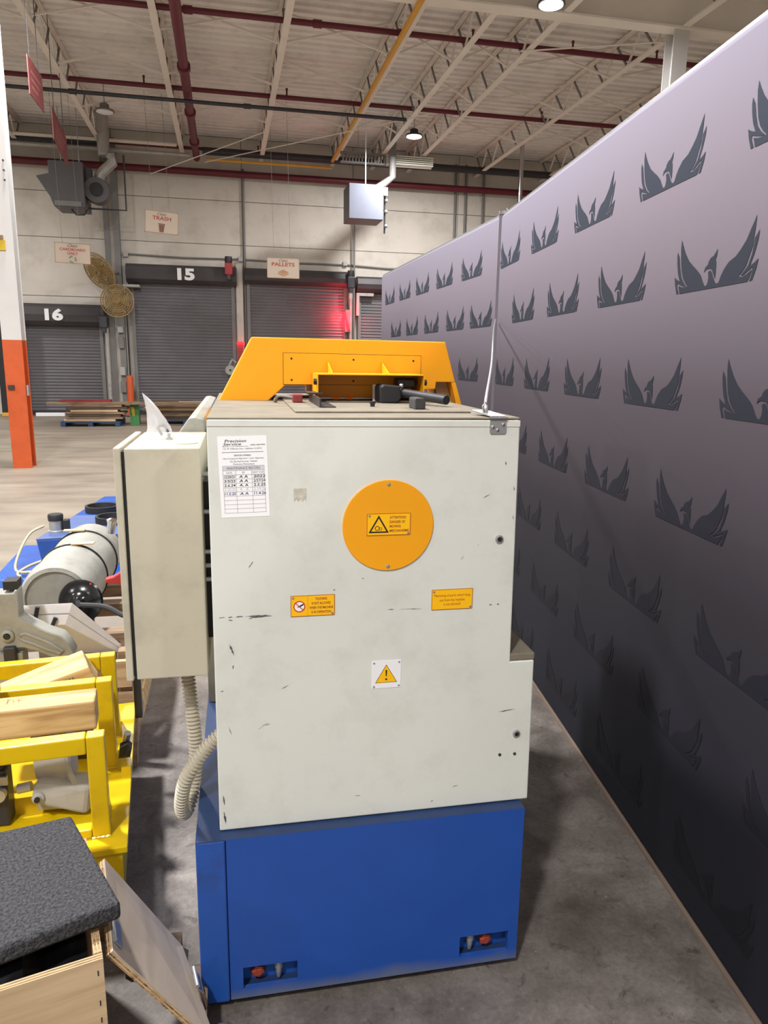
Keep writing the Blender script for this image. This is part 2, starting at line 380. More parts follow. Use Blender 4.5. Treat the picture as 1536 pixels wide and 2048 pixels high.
# ================================================================== STEEL FRAME
def column(name, x, y, label, low=None):
    t = thing(name, label, 'column', (x, y, 0))
    def seg(m_, z0, z1, k):
        MB().box(x-.125, x+.125, y-.125, y-.108, z0, z1).build('front_flange', m_, t); MB().box(x-.125, x+.125, y+.108, y+.125, z0, z1).build('rear_flange', m_, t)
        MB().box(x-.008, x+.008, y-.108, y+.108, z0, z1).build('web', m_, t)
    if low: seg(ORANGE, 0, low, 0); seg(COLW, low, 6.6, 1)
    else: seg(COLW, 0, 6.6, 1)
    return t
c1 = column('steel_column', -2.835, 11.2, 'steel column painted orange at the foot and white above', 1.77)
MB().box(-2.69, -2.67, 11.04, 11.12, 1.02, 1.16).build('bracket', STEEL, c1); MB().box(-2.94, -2.81, 11.05, 11.075, 2.93, 3.06).build('yellow_sticker', YEL2, c1); MB().box(-2.94, -2.83, 11.04, 11.075, 3.06, 3.12).build('sticker_clip', LUMG, c1)
for zz in (4.05, 3.93, 3.81): MB().cyl((-2.75, 11.075, zz), (-2.75, 11.06, zz), .012, 8).build('bolt', STEEL_D, c1)
MB().box(-2.93, -2.85, 11.045, 11.075, 1.1, 1.16).build('bent_tab', STEEL_D, c1)
column('steel_column', 6.98, 11.35, 'white steel column standing behind the printed banner wall')
g = thing('roof_girder', 'white steel roof girder carried by the columns', 'girder', (0, 11.3, 6.6))
MB().box(-16, 14, 11.17, 11.43, 6.58, 6.61).build('bottom_flange', JOIST, g); MB().box(-16, 14, 11.29, 11.31, 6.61, 7.1).build('web', JOIST, g); MB().box(-16, 14, 11.17, 11.43, 7.1, 7.13).build('top_flange', JOIST, g)

ZB, ZT = 6.60, 7.12
# shared web members
wmA = MB().bar((0, 0, 0), (0, .42, ZT-ZB-.06), .03, .03, (1, 0, 0)); wmB = MB().bar((0, 0, ZT-ZB-.06), (0, .42, 0), .03, .03, (1, 0, 0))
meA = wmA.mesh('web_member'); meA.materials.append(JOIST); meB = wmB.mesh('web_member'); meB.materials.append(JOIST)
STEELJ = STEEL_D
meA.materials.clear(); meA.materials.append(mat('joist_rod_grey', (128, 124, 124), .5, var=.08))
def joist(x, y0, y1, label, group):
    t = thing('roof_joist', label, 'joist', (x, (y0+y1)/2, ZB), 0, group)
    b = MB(); b.box(x-.055, x+.055, y0, y1, ZB-.004, ZB); b.box(x-.055, x-.012, y0, y1, ZB, ZB+.012); b.box(x-.018, x-.012, y0, y1, ZB, ZB+.05); b.box(x+.012, x+.055, y0, y1, ZB, ZB+.012); b.box(x+.012, x+.018, y0, y1, ZB, ZB+.05)
    b.build('bottom_chord', JOIST, t)
    b = MB(); b.box(x-.06, x-.012, y0, y1, ZT, ZT+.012); b.box(x-.018, x-.012, y0, y1, ZT-.05, ZT); b.box(x+.012, x+.06, y0, y1, ZT, ZT+.012); b.box(x+.012, x+.018, y0, y1, ZT-.05, ZT)
    b.build('top_chord', JOIST, t)
    yy = y0+.15; k = 0
    while yy+.42 < y1:
        o = bpy.data.objects.new('web_member', meA if k % 2 else meB); C.objects.link(o); o.parent = t; o.location = (0, yy-(y0+y1)/2, .03); yy += .42; k += 1
JX = [-6.7, -4.75, -2.8, -.9, 1.08, 2.95, 4.04, 5.05, 7.0, 8.95, 10.9]
JL = {-2.8: 'white roof joist above the red hanging signs', -.9: 'white roof joist beside the thick red sprinkler main', 1.08: 'white roof joist above the PALLETS sign wires', 2.95: 'white roof joist with the yellow gas pipe along it', 4.04: 'white roof joist on the gas pipe side of the lit lamp', 5.05: 'white roof joist on the banner side of the lit lamp', 7.0: 'white roof joist lined up with the white column'}
for x in JX: joist(x, 11.45, 20.95, JL.get(x, 'white open web roof joist running from girder to dock wall'), 'joists between girder and dock wall')
for x in (3.05, 5.05, 7.0, 8.95, 10.9): joist(x, 4.0, 11.15, 'white open web roof joist on the banner side of the girder', 'joists on the banner side of the girder')
# cross bridging between neighbouring joists
for yy in (13.3, 15.2, 17.55):
    for a, b in zip(JX[:-1], JX[1:]):
        t = thing('joist_bridging', 'thin crossed angle braces between two roof joists', 'brace', ((a+b)/2, yy, ZB), 0, 'crossed braces between joists')
        MB().bar((a+.06, yy, ZB+.03), (b-.06, yy+.03, ZT-.03), .035, .03).build('brace', JOIST, t); MB().bar((a+.06, yy+.08, ZT-.03), (b-.06, yy+.08, ZB+.03), .035, .03).build('brace', JOIST, t)

# ================================================================== PIPES UNDER THE ROOF
def pipe(name, p0, p1, r, m_, label, cat='pipe', heads=None, couplings=None):
    p0, p1 = Vector(p0), Vector(p1); t = thing(name, label, cat, (p0+p1)/2)
    MB().cyl(p0, p1, r, 12).build('pipe', m_, t, smooth=True)
    for k in heads or []:
        q = p0.lerp(p1, k); b = MB().cyl(q, q+Vector((0, 0, r+.10)), .018, 8); b.sphere(q+Vector((0, 0, r+.11)), .028, 8, 4); b.build('sprinkler_head', m_, t)
    for k in couplings or []:
        q = p0.lerp(p1, k); d = (p1-p0).normalized(); MB().cyl(q-d*.07, q+d*.07, r*1.35, 12).build('coupling', m_, t)
    return t
pipe('sprinkler_pipe', (-9, 12.95, 6.80), (11, 12.95, 6.80), .045, REDP, 'dark red sprinkler branch pipe nearest the roof girder', heads=[.2, .35, .505, .66, .75, .83], couplings=[.43, .53, .6])
pipe('sprinkler_pipe', (-9, 16.48, 6.80), (11, 16.48, 6.80), .045, REDP, 'dark red sprinkler branch pipe halfway between girder and dock wall', heads=[.24, .38, .52, .66, .8])
pipe('sprinkler_pipe', (-9, 20.62, 6.74), (11, 20.62, 6.74), .04, REDP, 'dark red sprinkler branch pipe close to the dock wall', heads=[.3, .5, .7])
pipe('sprinkler_main', (-.55, 6, 6.50), (-.55, 20.55, 6.50), .085, REDP, 'thick red sprinkler main running along the roof joists', couplings=[.58, .75, .9])
pipe('wall_fire_main', (-15, 20.75, 6.22), (13, 20.75, 6.22), .085, REDP, 'thick red fire main running along the top of dock wall')
pipe('electrical_conduit', (-9, 15.77, 6.36), (3.76, 15.77, 6.36), .035, STEEL_D, 'black conduit pipe hung below the roof joists', couplings=[.5, .75])
pipe('gas_pipe', (2.86, 7, 6.55), (2.86, 20.1, 6.55), .045, YGAS, 'yellow gas pipe running along a roof joist')
pipe('gas_pipe', (-.3, 20.2, 6.40), (2.86, 20.2, 6.40), .03, YGAS, 'thin yellow gas pipe along the dock wall top')
pipe('cable_tray', (-9, 20.0, 6.42), (-.7, 20.0, 6.42), .05, DUCT, 'grey pipe along dock wall beside the duct', 'pipe')
pipe('cable_tray', (-9, 19.95, 6.62), (-1.0, 19.95, 6.62), .04, JOIST, 'white pipe along dock wall beside the duct', 'pipe')
pipe('duct_strip', (-.4, 20.3, 6.62), (11, 20.3, 6.62), .09, STEEL_D, 'dark pipe under the roof edge above dock doors', 'pipe')
pipe('duct_strip', (-9, 20.4, 6.66), (-2.9, 20.4, 6.66), .12, STEEL_D, 'dark pipe under the roof edge beside the flue', 'pipe')
pipe('support_pole', (7.67, 19.2, 0), (7.67, 19.2, 7.1), .06, CHROME, 'bright steel pole rising behind banner wall', 'pole')
# guy wires
for p0, p1, lb in (((-.35, 20.2, 6.33), (4.2, 15.6, 6.45), 'thin white diagonal tie rod crossing below joists near heater'), ((-1.7, 20.55, 6.05), (1.0, 17.5, 6.40), 'thin white tie rod slanting above the trash sign'), ((4.9, 12.6, 6.584), (7.2, 11.6, 6.584), 'thin pale tie rod running to the white column')):
    tag(MB().cyl(p0, p1, .012, 6).build('tie_rod', JOIST), lb, 'rod')

# ================================================================== LAMPS
def highbay(x, y, lit, label, group=None):
    t = thing('highbay_lamp', label, 'lamp', (x, y, 6.5), 0, group)
    MB().lathe([(.05, .16), (.09, .14), (.10, .06), (.19, .03), (.20, 0), (.17, -.005)], (x, y, 6.55), n=24).build('housing', STEEL_D if lit else GREYP, t, smooth=True)
    MB().lathe([(.17, 0), (.17, -.012), (.12, -.03), (.02, -.036)], (x, y, 6.548), n=24).build('lens', plain('lamp_glow', (255, 252, 246), .4, 14) if lit else WHITE, t, smooth=True)
    MB().cyl((x, y, 6.7), (x, y, 7.14), .012, 8).build('hanger', STEEL, t)
    if lit:
        ld = bpy.data.lights.new('highbay_light', 'AREA'); ld.shape = 'DISK'; ld.size = .5; ld.energy = LAMP_POWER*lit; ld.color = (1, .99, .985)
        lo = bpy.data.objects.new('highbay_light', ld); C.objects.link(lo); lo.parent = t; lo.location = (0, 0, -.02)
for i, (x, y, k) in enumerate(LAMPS): highbay(x, y, k, ['lit round high bay lamp hanging near the silver heater', 'lit round high bay lamp hanging beside the roof girder'][i] if i < 2 else 'lit round high bay lamp hanging between the roof joists', 'lit high bay lamps')
tag(MB().box(-5.62, -5.12, YW-.5, YW-.44, 0, 2.55).build('rubber_dock_pad', BLACK), 'tall black rubber dock pad at the edge of door 16', 'dock pad')
highbay(-2.3, 17.5, 0, 'unlit round high bay lamp beside the flue duct')
# long louvred strip fixture
t = thing('louvre_strip', 'long slatted white strip fixture hung above the silver heater', 'light fixture', (4.15, 19.3, 6.35))
for k in range(5): MB().box(4.1, 5.3, 19.20, 19.36, 6.36+.045*k, 6.385+.045*k).build('slat', plain('strip_pale', (236, 238, 226), .5), t)
MB().box(4.1, 5.3, 19.37, 19.40, 6.34, 6.6).build('back_plate', WHITE, t); MB().box(2.95, 4.1, 19.3, 19.4, 6.34, 6.38).build('rail', GREYP, t); MB().box(2.95, 4.1, 19.3, 19.4, 6.55, 6.6).build('rail', GREYP, t)
for k in range(14): MB().box(3.0+.08*k, 3.03+.08*k, 19.3, 19.4, 6.38, 6.55).build('rib', GREYP, t)
for xx in (3.4, 4.9): MB().cyl((xx, 19.35, 6.58), (xx, 19.35, 7.14), .01, 6).build('hanger', STEEL, t)

# ================================================================== HEATERS
t = thing('unit_heater', 'dark grey gas unit heater with blower and flue duct', 'heater', (-3.3, 19.3, 4.85))
MB().prism([(-3.79, 19.0, 5.88), (-3.79, 19.0, 5.6), (-4.06, 19.0, 5.53), (-3.79, 19.0, 5.1), (-3.72, 19.0, 4.9), (-3.05, 19.0, 4.9), (-3.05, 19.0, 5.88)], (0, .9, 0)).build('casing', HEATD, t, bevel=.01)
MB().box(-3.70, -3.12, 18.97, 19.0, 4.91, 5.02).build('base_tray', GREYP, t)
MB().lathe([(.10, -.22), (.28, -.2), (.30, 0), (.28, .2), (.10, .22)], (-2.80, 19.35, 5.33), (0, 1, 0)).build('blower_housing', HEATD, t, smooth=True)
MB().lathe([(.15, 0), (.15, .03), (.10, .04)], (-2.80, 19.12, 5.33), (0, -1, 0)).build('blower_inlet', BLACK, t, smooth=True)
MB().tube([(-2.85, 19.45, 5.45), (-2.74, 19.5, 5.75), (-2.45, 19.5, 6.02), (-2.5, 19.5, 6.2)], .12, 12).build('flue_elbow', DUCT, t, smooth=True)
MB().cyl((-2.64, 19.5, 6.15), (-2.64, 19.5, 7.14), .14, 16).build('flue_pipe', DUCT, t, smooth=True)
MB().box(-3.02, -2.9, 19.2, 19.4, 5.55, 5.8).build('gas_valve', STEEL_D, t)
MB().tube([(-3.4, 19.3, 4.90), (-3.3, 19.3, 4.78), (-3.12, 19.3, 4.79), (-3.05, 19.3, 4.92)], .015, 6).build('cable', BLACK, t)
MB().tube([(-3.05, 19.5, 4.97), (-2.2, 19.5, 4.97), (-2.2, 19.5, 6.2)], .022, 8).build('gas_pipe', STEEL_D, t)
for xx in (-3.6, -3.2): MB().cyl((xx, 19.5, 5.88), (xx, 19.5, 7.14), .01, 6).build('hanger', STEEL, t)
t = thing('unit_heater', 'silver box unit heater hung above the third dock door', 'heater', (3.4, 18.6, 4.8))
MB().hexa([(2.98, 18.2, 4.84), (3.81, 18.2, 4.84), (3.81, 19.0, 4.84), (2.98, 19.0, 4.84), (2.98, 18.2, 5.63), (3.81, 18.2, 5.63), (3.81, 19.0, 5.63), (2.98, 19.0, 5.63)]).build('casing', HEATD, t, bevel=.006)
MB().box(2.985, 3.805, 18.18, 18.2, 4.845, 5.625).build('front_plate', HEATL, t, bevel=.006)
MB().box(3.82, 3.92, 18.2, 18.35, 5.40, 5.58).build('control_box', CASTW, t); MB().cyl((3.87, 18.3, 4.55), (3.87, 18.3, 5.4), .02, 8).build('gas_pipe', STEEL_D, t)
for zz in (5.3, 5.05, 4.72): MB().sphere((3.9, 18.28, zz), .045).build('valve', STEEL, t)
MB().tube([(3.7, 18.8, 5.63), (3.95, 18.9, 5.8), (4.2, 19, 6.0), (4.2, 19, 7.14)], .09, 12).build('flue_pipe', GREYP, t, smooth=True)
MB().cyl((3.45, 18.6, 5.63), (3.45, 18.6, 7.14), .015, 8).build('hanger', WHITE, t)

# ================================================================== HANGING SIGNS
def sign(xc, zc, wd, ht, y, rot, lines, label, icon, tilt=0):
    t = thing('hanging_sign', label, 'sign', (xc, y, zc-ht/2), 0)
    ct = math.cos(tilt); st = math.sin(tilt); X = Vector((ct, 0, -st)); Z = Vector((st, 0, ct)); O = Vector((xc, y, zc))
    P = lambda a, b, d=0: O+X*a+Z*b+Vector((0, -d, 0))
    MB().hexa([P(-wd/2, -ht/2, .006), P(wd/2, -ht/2, .006), P(wd/2, -ht/2, -.006), P(-wd/2, -ht/2, -.006), P(-wd/2, ht/2, .006), P(wd/2, ht/2, .006), P(wd/2, ht/2, -.006), P(-wd/2, ht/2, -.006)]).build('board', plain('sign_board', (198, 182, 164), .6), t)
    b = MB()
    for s_ in (-1, 1):
        b.box(0, 0, 0, 0, 0, 0) if False else None
    for a0, a1, b0, b1 in ((-wd/2, wd/2, ht/2-.012, ht/2), (-wd/2, wd/2, -ht/2, -ht/2+.012), (-wd/2, -wd/2+.012, -ht/2, ht/2), (wd/2-.012, wd/2, -ht/2, ht/2)):
        b.poly([P(a0, b0, .0075), P(a1, b0, .0075), P(a1, b1, .0075), P(a0, b1, .0075)])
    b.build('border', plain('sign_border', (168, 130, 100), .6), t, fix=False)
    text('script', 'Clean', plain('sign_script', (96, 78, 66), .6), t, P(0, ht*.37, .008), X, Z, width=wd*.27, shear=.4)
    zz = ht*.18
    for ln, wfrac, h in lines:
        text('lettering', ln, plain('sign_red', (176, 62, 60), .6), t, P(0, zz, .008), X, Z, width=wd*wfrac, height=ht*h, bold=.02); zz -= ht*(h+.06)
    icon(t, P, ht)
    for s_ in (-.28, .22): MB().cyl(P(wd*s_, ht/2), (xc+wd*s_-.05, y, 7.17), .004, 5).build('wire', GREYP, t)
BRN = plain('sign_brown', (120, 84, 66), .6); GRN = plain('sign_green', (120, 140, 112), .6); TAN = plain('sign_tan', (176, 132, 98), .6)
def bin_icon(t, P, h): 
    b = MB(); b.poly([P(-.045, -.20*h/.45, .008), P(.045, -.20*h/.45, .008), P(.065, -.05*h/.45, .008), P(-.065, -.05*h/.45, .008)]); b.poly([P(-.075, -.045*h/.45, .008), P(.075, -.045*h/.45, .008), P(.075, -.025*h/.45, .008), P(-.075, -.025*h/.45, .008)]); b.build('bin_symbol', BRN, t, fix=False)
def rec_icon(t, P, h):
    for k in range(3):
        b = MB()
        for j in range(2):
            a0 = math.radians(90+120*k+j*38); a1 = a0+math.radians(34); c = (-.005, -.13)
            b.poly([P(c[0]+.05*math.cos(a0), c[1]+.05*math.sin(a0), .008), P(c[0]+.085*math.cos(a0), c[1]+.085*math.sin(a0), .008), P(c[0]+.085*math.cos(a1), c[1]+.085*math.sin(a1), .008), P(c[0]+.05*math.cos(a1), c[1]+.05*math.sin(a1), .008)])
        b.build('recycle_symbol', GRN, t, fix=False)
def pal_icon(t, P, h):
    b = MB(); b.poly([P(-.12, -.09, .008), P(0, -.03, .008), P(.12, -.09, .008), P(0, -.15, .008)]); b.poly([P(-.12, -.10, .008), P(0, -.16, .008), P(0, -.19, .008), P(-.12, -.13, .008)]); b.poly([P(.01, -.16, .008), P(.12, -.10, .008), P(.12, -.13, .008), P(.01, -.19, .008)]); b.build('pallet_symbol', TAN, t, fix=False)
sign(-3.21, 3.76, .74, .43, 18, 0, [('CARDBOARD', .72, .13), ('ONLY', .30, .13)], 'white hanging sign reading CARDBOARD ONLY', rec_icon, .03)
sign(-1.29, 4.50, .72, .47, 18, 0, [('TRASH', .56, .18)], 'white hanging sign reading TRASH', bin_icon, .07)
sign(1.39, 3.61, .75, .455, 17.85, 0, [('PALLETS', .70, .18)], 'white hanging sign reading PALLETS', pal_icon, .0)
def redsign(x0, x1, y0, y1, zc, h, label):
    t = thing('hanging_red_sign', label, 'sign', ((x0+x1)/2, (y0+y1)/2, zc-h/2))
    d = Vector((x1-x0, y1-y0, 0)); nrm = Vector((d.y, -d.x, 0)).normalized()*.006; a = Vector((x0, y0, zc-h/2)); b_ = a+d; up = Vector((0, 0, h))
    MB().hexa([a-nrm, b_-nrm, b_+nrm, a+nrm, a-nrm+up, b_-nrm+up, b_+nrm+up, a+nrm+up]).build('board', plain('red_sign_board', (120, 52, 52), .6), t)
    mb = MB()
    for k in range(3):
        p = a+d*(.15)+up*(.62-.2*k)-nrm*1.2; q = p+d*(.7-.12*k); mb.poly([p, q, q+up*.09, p+up*.09])
        p = p+nrm*2.4; q = q+nrm*2.4; mb.poly([p, q, q+up*.09, p+up*.09])
    mb.build('print_bars', plain('red_sign_print', (150, 84, 80), .6), t, fix=False)
    for k in (.15, .8): MB().cyl(a+d*k+up, a+d*k+Vector((0, 0, 7.1-zc+h/2)), .006, 5).build('wire', STEEL_D, t)
redsign(-2.56, -2.56, 12.0, 12.85, 5.40, .50, 'red hanging sign seen edge-on, hung nearer the orange column')
redsign(-2.67, -2.83, 14.0, 16.0, 5.34, .52, 'red hanging sign seen edge-on, hung before the dark heater')

# ================================================================== DOCK WALL FITTINGS
def fan(c, nrm, r, label):
    t = thing('wall_fan', label, 'fan', c); c = Vector(c); n = Vector(nrm).normalized(); a = n.orthogonal().normalized(); b = n.cross(a)
    ring = lambda rr, d, m_=40: [c+n*d+(a*math.cos(2*math.pi*k/m_)+b*math.sin(2*math.pi*k/m_))*rr for k in range(m_+1)]
    mb = MB()
    for k in range(7): mb.tube(ring(r*(1-.13*k), .10*(k/6.0)**.7), .007 if k else .016, 5, False)
    for k in range(7): mb.tube(ring(r*(1-.13*k), -.10*(k/6.0)**.7), .007, 5, False)
    for k in range(36):
        t_ = 2*math.pi*k/36; d = a*math.cos(t_)+b*math.sin(t_)
        mb.tube([c+d*r, c+d*r*.6+n*.06, c+d*r*.1+n*.10], .005, 4); mb.tube([c+d*r, c+d*r*.6-n*.06, c+d*r*.1-n*.10], .005, 4)
    mb.build('wire_cage', FANT, t)
    for k in range(4):
        t_ = 2*math.pi*k/4+.3; d = a*math.cos(t_)+b*math.sin(t_); e = a*math.cos(t_+1.1)+b*math.sin(t_+1.1)
        MB().prism([c+d*.06, c+d*r*.85-n*.03, c+e*r*.85+n*.03, c+e*.08+n*.02], n*.01).build('blade', FANT, t)
    MB().cyl(c-n*.2, c+n*.05, .09, 16).build('motor', FANT, t, smooth=True)
    MB().bar(c-n*.18, Vector((-2.62, YW-.21, c.z)), .05, .05).build('bracket', GREYP, t)
fan((-3.03, 20.35, 3.64), (-.60, -.72, -.52), .47, 'dusty wire cage wall fan turned aside, above the other fan')
fan((-2.62, 20.2, 2.92), (-.05, -1, .12), .40, 'dusty wire cage wall fan facing out, below the other fan')
t = thing('safety_bollard', 'orange bollard beside the rolling door numbered 15', 'bollard', (-2.42, 20.2, 0)); MB().lathe([(.085, 0), (.085, 1.0), (.07, 1.05), (.02, 1.07)], (-2.42, 20.2, 0), n=16).build('post', ORANGE, t, smooth=True); MB().lathe([(.13, 0), (.13, .02)], (-2.42, 20.2, 0), n=16).build('foot_plate', STEEL_D, t)
def opener(x, z, m_, label):
    t = thing('door_operator', label, 'motor', (x, YW-.3, z)); MB().box(x-.1, x+.1, YW-.62, YW-.44, z, z+.3).build('casing', m_, t, bevel=.02); MB().lathe([(.09, 0), (.10, .05), (.09, .16)], (x, YW-.52, z+.30)).build('motor_drum', STEEL_D, t, smooth=True); MB().box(x-.05, x+.05, YW-.60, YW-.44, z-.12, z).build('gearbox', STEEL_D, t); MB().box(x-.04, x+.04, YW-.44, YW-.0005, z+.1, z+.2).build('bracket', GREYP, t)
opener(.17, 3.68, REDM, 'red door operator at the end of the door 15 hood')
opener(3.42, 3.45, STEEL_D, 'black door operator beside the red dock light')
opener(-3.02, 2.25, STEEL_D, 'black chain operator beside the door 16 hood')
t = thing('dock_light', 'glowing red dock signal light on the door jamb', 'signal light', (3.36, YW-.3, 2.3)); MB().bar((3.28, YW-.32, 2.84), (3.40, YW-.32, 2.36), .05, .05).build('lens_tube', REDG, t); MB().box(3.30, 3.44, YW-.29, YW-.19, 2.3, 2.9).build('housing', GREYP, t)
ld = bpy.data.lights.new('dock_red', 'POINT'); ld.energy = 70; ld.color = (1, .02, .05); ld.shadow_soft_size = .08; lo = bpy.data.objects.new('dock_red', ld); C.objects.link(lo); lo.parent = t; lo.location = (-.12, -.15, .35)
t = thing('dock_light', 'small glowing red indicator beside the door 15 jamb', 'signal light', (.42, YW-.25, 1.9)); MB().box(.34, .54, YW-.30, YW-.24, 1.90, 1.97).build('lens', REDG, t); MB().box(.36, .5, YW-.24, YW-.165, 1.3, 1.98).build('housing', REDM, t)
t = thing('door_bracket', 'pale steel corner bracket at the top of the fourth dock door', 'bracket', (3.7, YW-.2, 3.1)); MB().box(3.62, 4.1, YW-.30, YW-.14, 3.28, 3.36).build('arm', CASTW, t); MB().box(3.62, 3.70, YW-.30, YW-.14, 2.75, 3.28).build('leg', CASTW, t)
t = thing('door_bracket', 'pale bracket below the door 15 hood beside the fan', 'bracket', (-2.3, YW-.2, 3.3)); MB().box(-2.5, -2.1, YW-.5, YW-.14, 3.30, 3.36).build('arm', CASTW, t)
t = thing('wall_fittings', 'grey switch boxes stacked on the pilaster between doors', 'switch box', (-2.8, YW-.3, 1))
for zz, m_, hh in ((1.05, CASTW, .22), (1.75, GREYP, .3), (2.15, CASTW, .16), (.6, GREYP, .3)): MB().box(-2.72, -2.58, YW-.32, YW-.2, zz, zz+hh).build('box', m_, t, bevel=.01)
MB().cyl((-2.48, YW-.18, .2), (-2.48, YW-.18, 3.2), .02, 8).build('conduit', STEEL_D, t); MB().cyl((-3.0, YW-.2, .0), (-3.0, YW-.2, 2.3), .05, 10).build('pipe', CASTW, t)
t = thing('chain_wheel', 'pale round chain wheel on the door 15 jamb', 'wheel', (.15, YW-.35, 1.1)); MB().lathe([(.03, -.03), (.12, -.03), (.14, 0), (.12, .03), (.03, .03)], (.14, YW-.35, 1.22), (0, 1, 0)).build('rim', CASTW, t, smooth=True); MB().cyl((.14, YW-.41, 1.22), (.14, YW-.13, 1.22), .03).build('axle', STEEL_D, t); MB().tube([(.12, YW-.35, 1.36), (.2, YW-.35, 1.5), (.3, YW-.33, 1.42)], .03, 8).build('guard', CASTW, t)

# ================================================================== SCRAP WOOD STACKS BY THE DOORS
def pallet(x, y, wd, dp, m_, label):
    t = thing('wooden_pallet', label, 'pallet', (x, y, 0))
    for k in range(3): MB().box(x-wd/2+k*(wd-.1)/2, x-wd/2+.1+k*(wd-.1)/2, y-dp/2, y+dp/2, 0, .09).build('runner', m_, t)
    for k in range(5): MB().box(x-wd/2, x+wd/2, y-dp/2+k*(dp-.1)/4, y-dp/2+.1+k*(dp-.1)/4, .09, .115).build('deck_board', m_, t)
pallet(-2.98, 17.9, 1.25, 1.0, BLUEPAL, 'blue painted pallet under the shorter scrap stack')
pallet(-.95, 18.4, 1.5, 1.0, BLUEPAL, 'blue painted pallet under the long boards by door 15')
bi = [0]
def board(x0, x1, y, z0, z1, dp, m_, label, rz=0, group='scrap boards piled before the dock doors'):
    f = Matrix.Translation(((x0+x1)/2, y, z0)) @ Matrix.Rotation(rz, 4, 'Z'); l = (x1-x0)/2
    o = MB().box(-l, l, -dp/2, dp/2, 0, z1-z0).build('scrap_board', m_, frame=f, base=(0, 0, 0)); tag(o, label, 'board', group)
z = .115
for k, (x0, x1, h, m_) in enumerate([(-3.55, -2.45, .05, LUMP), (-3.5, -2.3, .05, LUMG), (-3.45, -2.35, .06, LUMD), (-3.5, -2.25, .05, LUMG), (-3.4, -2.4, .05, LUMP), (-3.5, -2.2, .06, LUMD), (-3.45, -2.3, .05, LUMG)]):
    board(x0, x1, 17.75, z, z+h-.004, .5, m_, 'weathered board in the stack on the blue pallet', (k % 3-1)*.03); z += h
z2 = z
board(-3.9, -.3, 17.7, z2, z2+.05, .3, LUMG, 'long grey weathered plank lying across the top of both stacks', 0, None)
board(-3.62, -2.55, 17.72, z2+.05, z2+.10, .25, mat('red_board_paint', (132, 36, 44), .6, var=.1), 'red painted board lying on the scrap wood stack', 0, None)
z = .115
for k, (x0, x1, h, m_) in enumerate([(-1.7, -.1, .07, LUMD), (-1.7, .0, .07, LUMG), (-1.8, -.15, .06, LUMD), (-1.9, .1, .06, LUMP), (-1.8, .0, .05, LUMG), (-1.75, .05, .05, LUMG)]):
    board(x0, x1, 18.35, z, z+h-.004, .7, m_, 'long board in the stack by rolling door 15', (k % 3-1)*.02); z += h
board(-1.9, -.8, 18.5, z, z+.05, .12, LUMD, 'dark plank resting askew on the long board stack', .12, None)
board(-1.1, -.1, 18.25, z, z+.045, .12, LUMP, 'pale plank resting askew on the long board stack', -.05, None)
t = thing('green_crate', 'green painted panel with yellow splash between the wood stacks', 'panel', (-2.1, 18.0, 0)); MB().box(-2.18, -1.98, 17.85, 18.1, 0, .46).build('panel', mat('green_paint', (70, 132, 72), .6), t); MB().prism([(-2.16, 17.848, .42), (-2.08, 17.848, .40), (-2.07, 17.848, .22), (-2.12, 17.848, .2)], (0, -.002, 0)).build('yellow_splash', YEL2, t)

# ================================================================== PRINTED BANNER WALLS
EMB = [[(-0.2066,0.0150),(-0.2173,0.0389),(-0.1986,0.0338),(-0.1787,0.0318),(-0.1616,0.0323),(-0.1771,0.0426),(-0.1941,0.0597),(-0.2063,0.0815),(-0.2152,0.1122),(-0.2212,0.1454),(-0.2201,0.1688),(-0.2085,0.1502),(-0.1903,0.1268),(-0.1667,0.1040),(-0.1410,0.0879),(-0.1120,0.0713),(-0.0909,0.0559),(-0.0765,0.0376),(-0.0652,0.0253),(-0.0562,0.0242),(-0.0491,0.0317),(-0.0469,0.0462),(-0.0515,0.0607),(-0.0419,0.0637),(-0.0344,0.0605),(-0.0249,0.0472),(-0.0114,0.0302),(-0.0003,0.0248),(0.0090,0.0279),(0.0172,0.0436),(0.0302,0.0594),(0.0492,0.0749),(0.0812,0.0854),(0.1021,0.1008),(0.1220,0.1189),(0.1373,0.1431),(0.1504,0.1620),(0.1565,0.1735),(0.1563,0.1470),(0.1540,0.1236),(0.1530,0.1011),(0.1440,0.0818),(0.1319,0.0562),(0.1168,0.0433),(0.1009,0.0331),(0.1195,0.0302),(0.1391,0.0353),(0.1589,0.0442),(0.1564,0.0353),(0.1490,0.0220),(0.1444,0.0162)],
[(-0.0126,0.1176),(-0.0191,0.1091),(-0.0306,0.1002),(-0.0451,0.0963),(-0.0537,0.0880),(-0.0557,0.0810),(-0.0698,0.0738),(-0.0743,0.0613),(-0.0619,0.0690),(-0.0412,0.0687),(-0.0316,0.0636),(-0.0203,0.0491),(-0.0121,0.0385),(-0.0119,0.0576),(-0.0138,0.0800),(-0.0192,0.0901),(-0.0137,0.0990)],
[(-0.2392,0.1370),(-0.2257,0.1194),(-0.2167,0.0886),(-0.2042,0.0619),(-0.1849,0.0434),(-0.1696,0.0339),(-0.1831,0.0343),(-0.2036,0.0393),(-0.2248,0.0461),(-0.2246,0.0355),(-0.2127,0.0162),(-0.2245,0.0152),(-0.2379,0.0415),(-0.2457,0.0658),(-0.2291,0.0575),(-0.2120,0.0515),(-0.2266,0.0747),(-0.2359,0.1009),(-0.2403,0.1228)],
[(0.1752,0.1363),(0.1739,0.1155),(0.1657,0.0870),(0.1536,0.0631),(0.1497,0.0539),(0.1659,0.0587),(0.1837,0.0677),(0.1774,0.0438),(0.1656,0.0182),(0.1531,0.0163),(0.1609,0.0342),(0.1619,0.0502),(0.1407,0.0418),(0.1217,0.0338),(0.1112,0.0342),(0.1256,0.0440),(0.1408,0.0554),(0.1528,0.0809),(0.1578,0.1052),(0.1579,0.1185),(0.1663,0.1256)]]
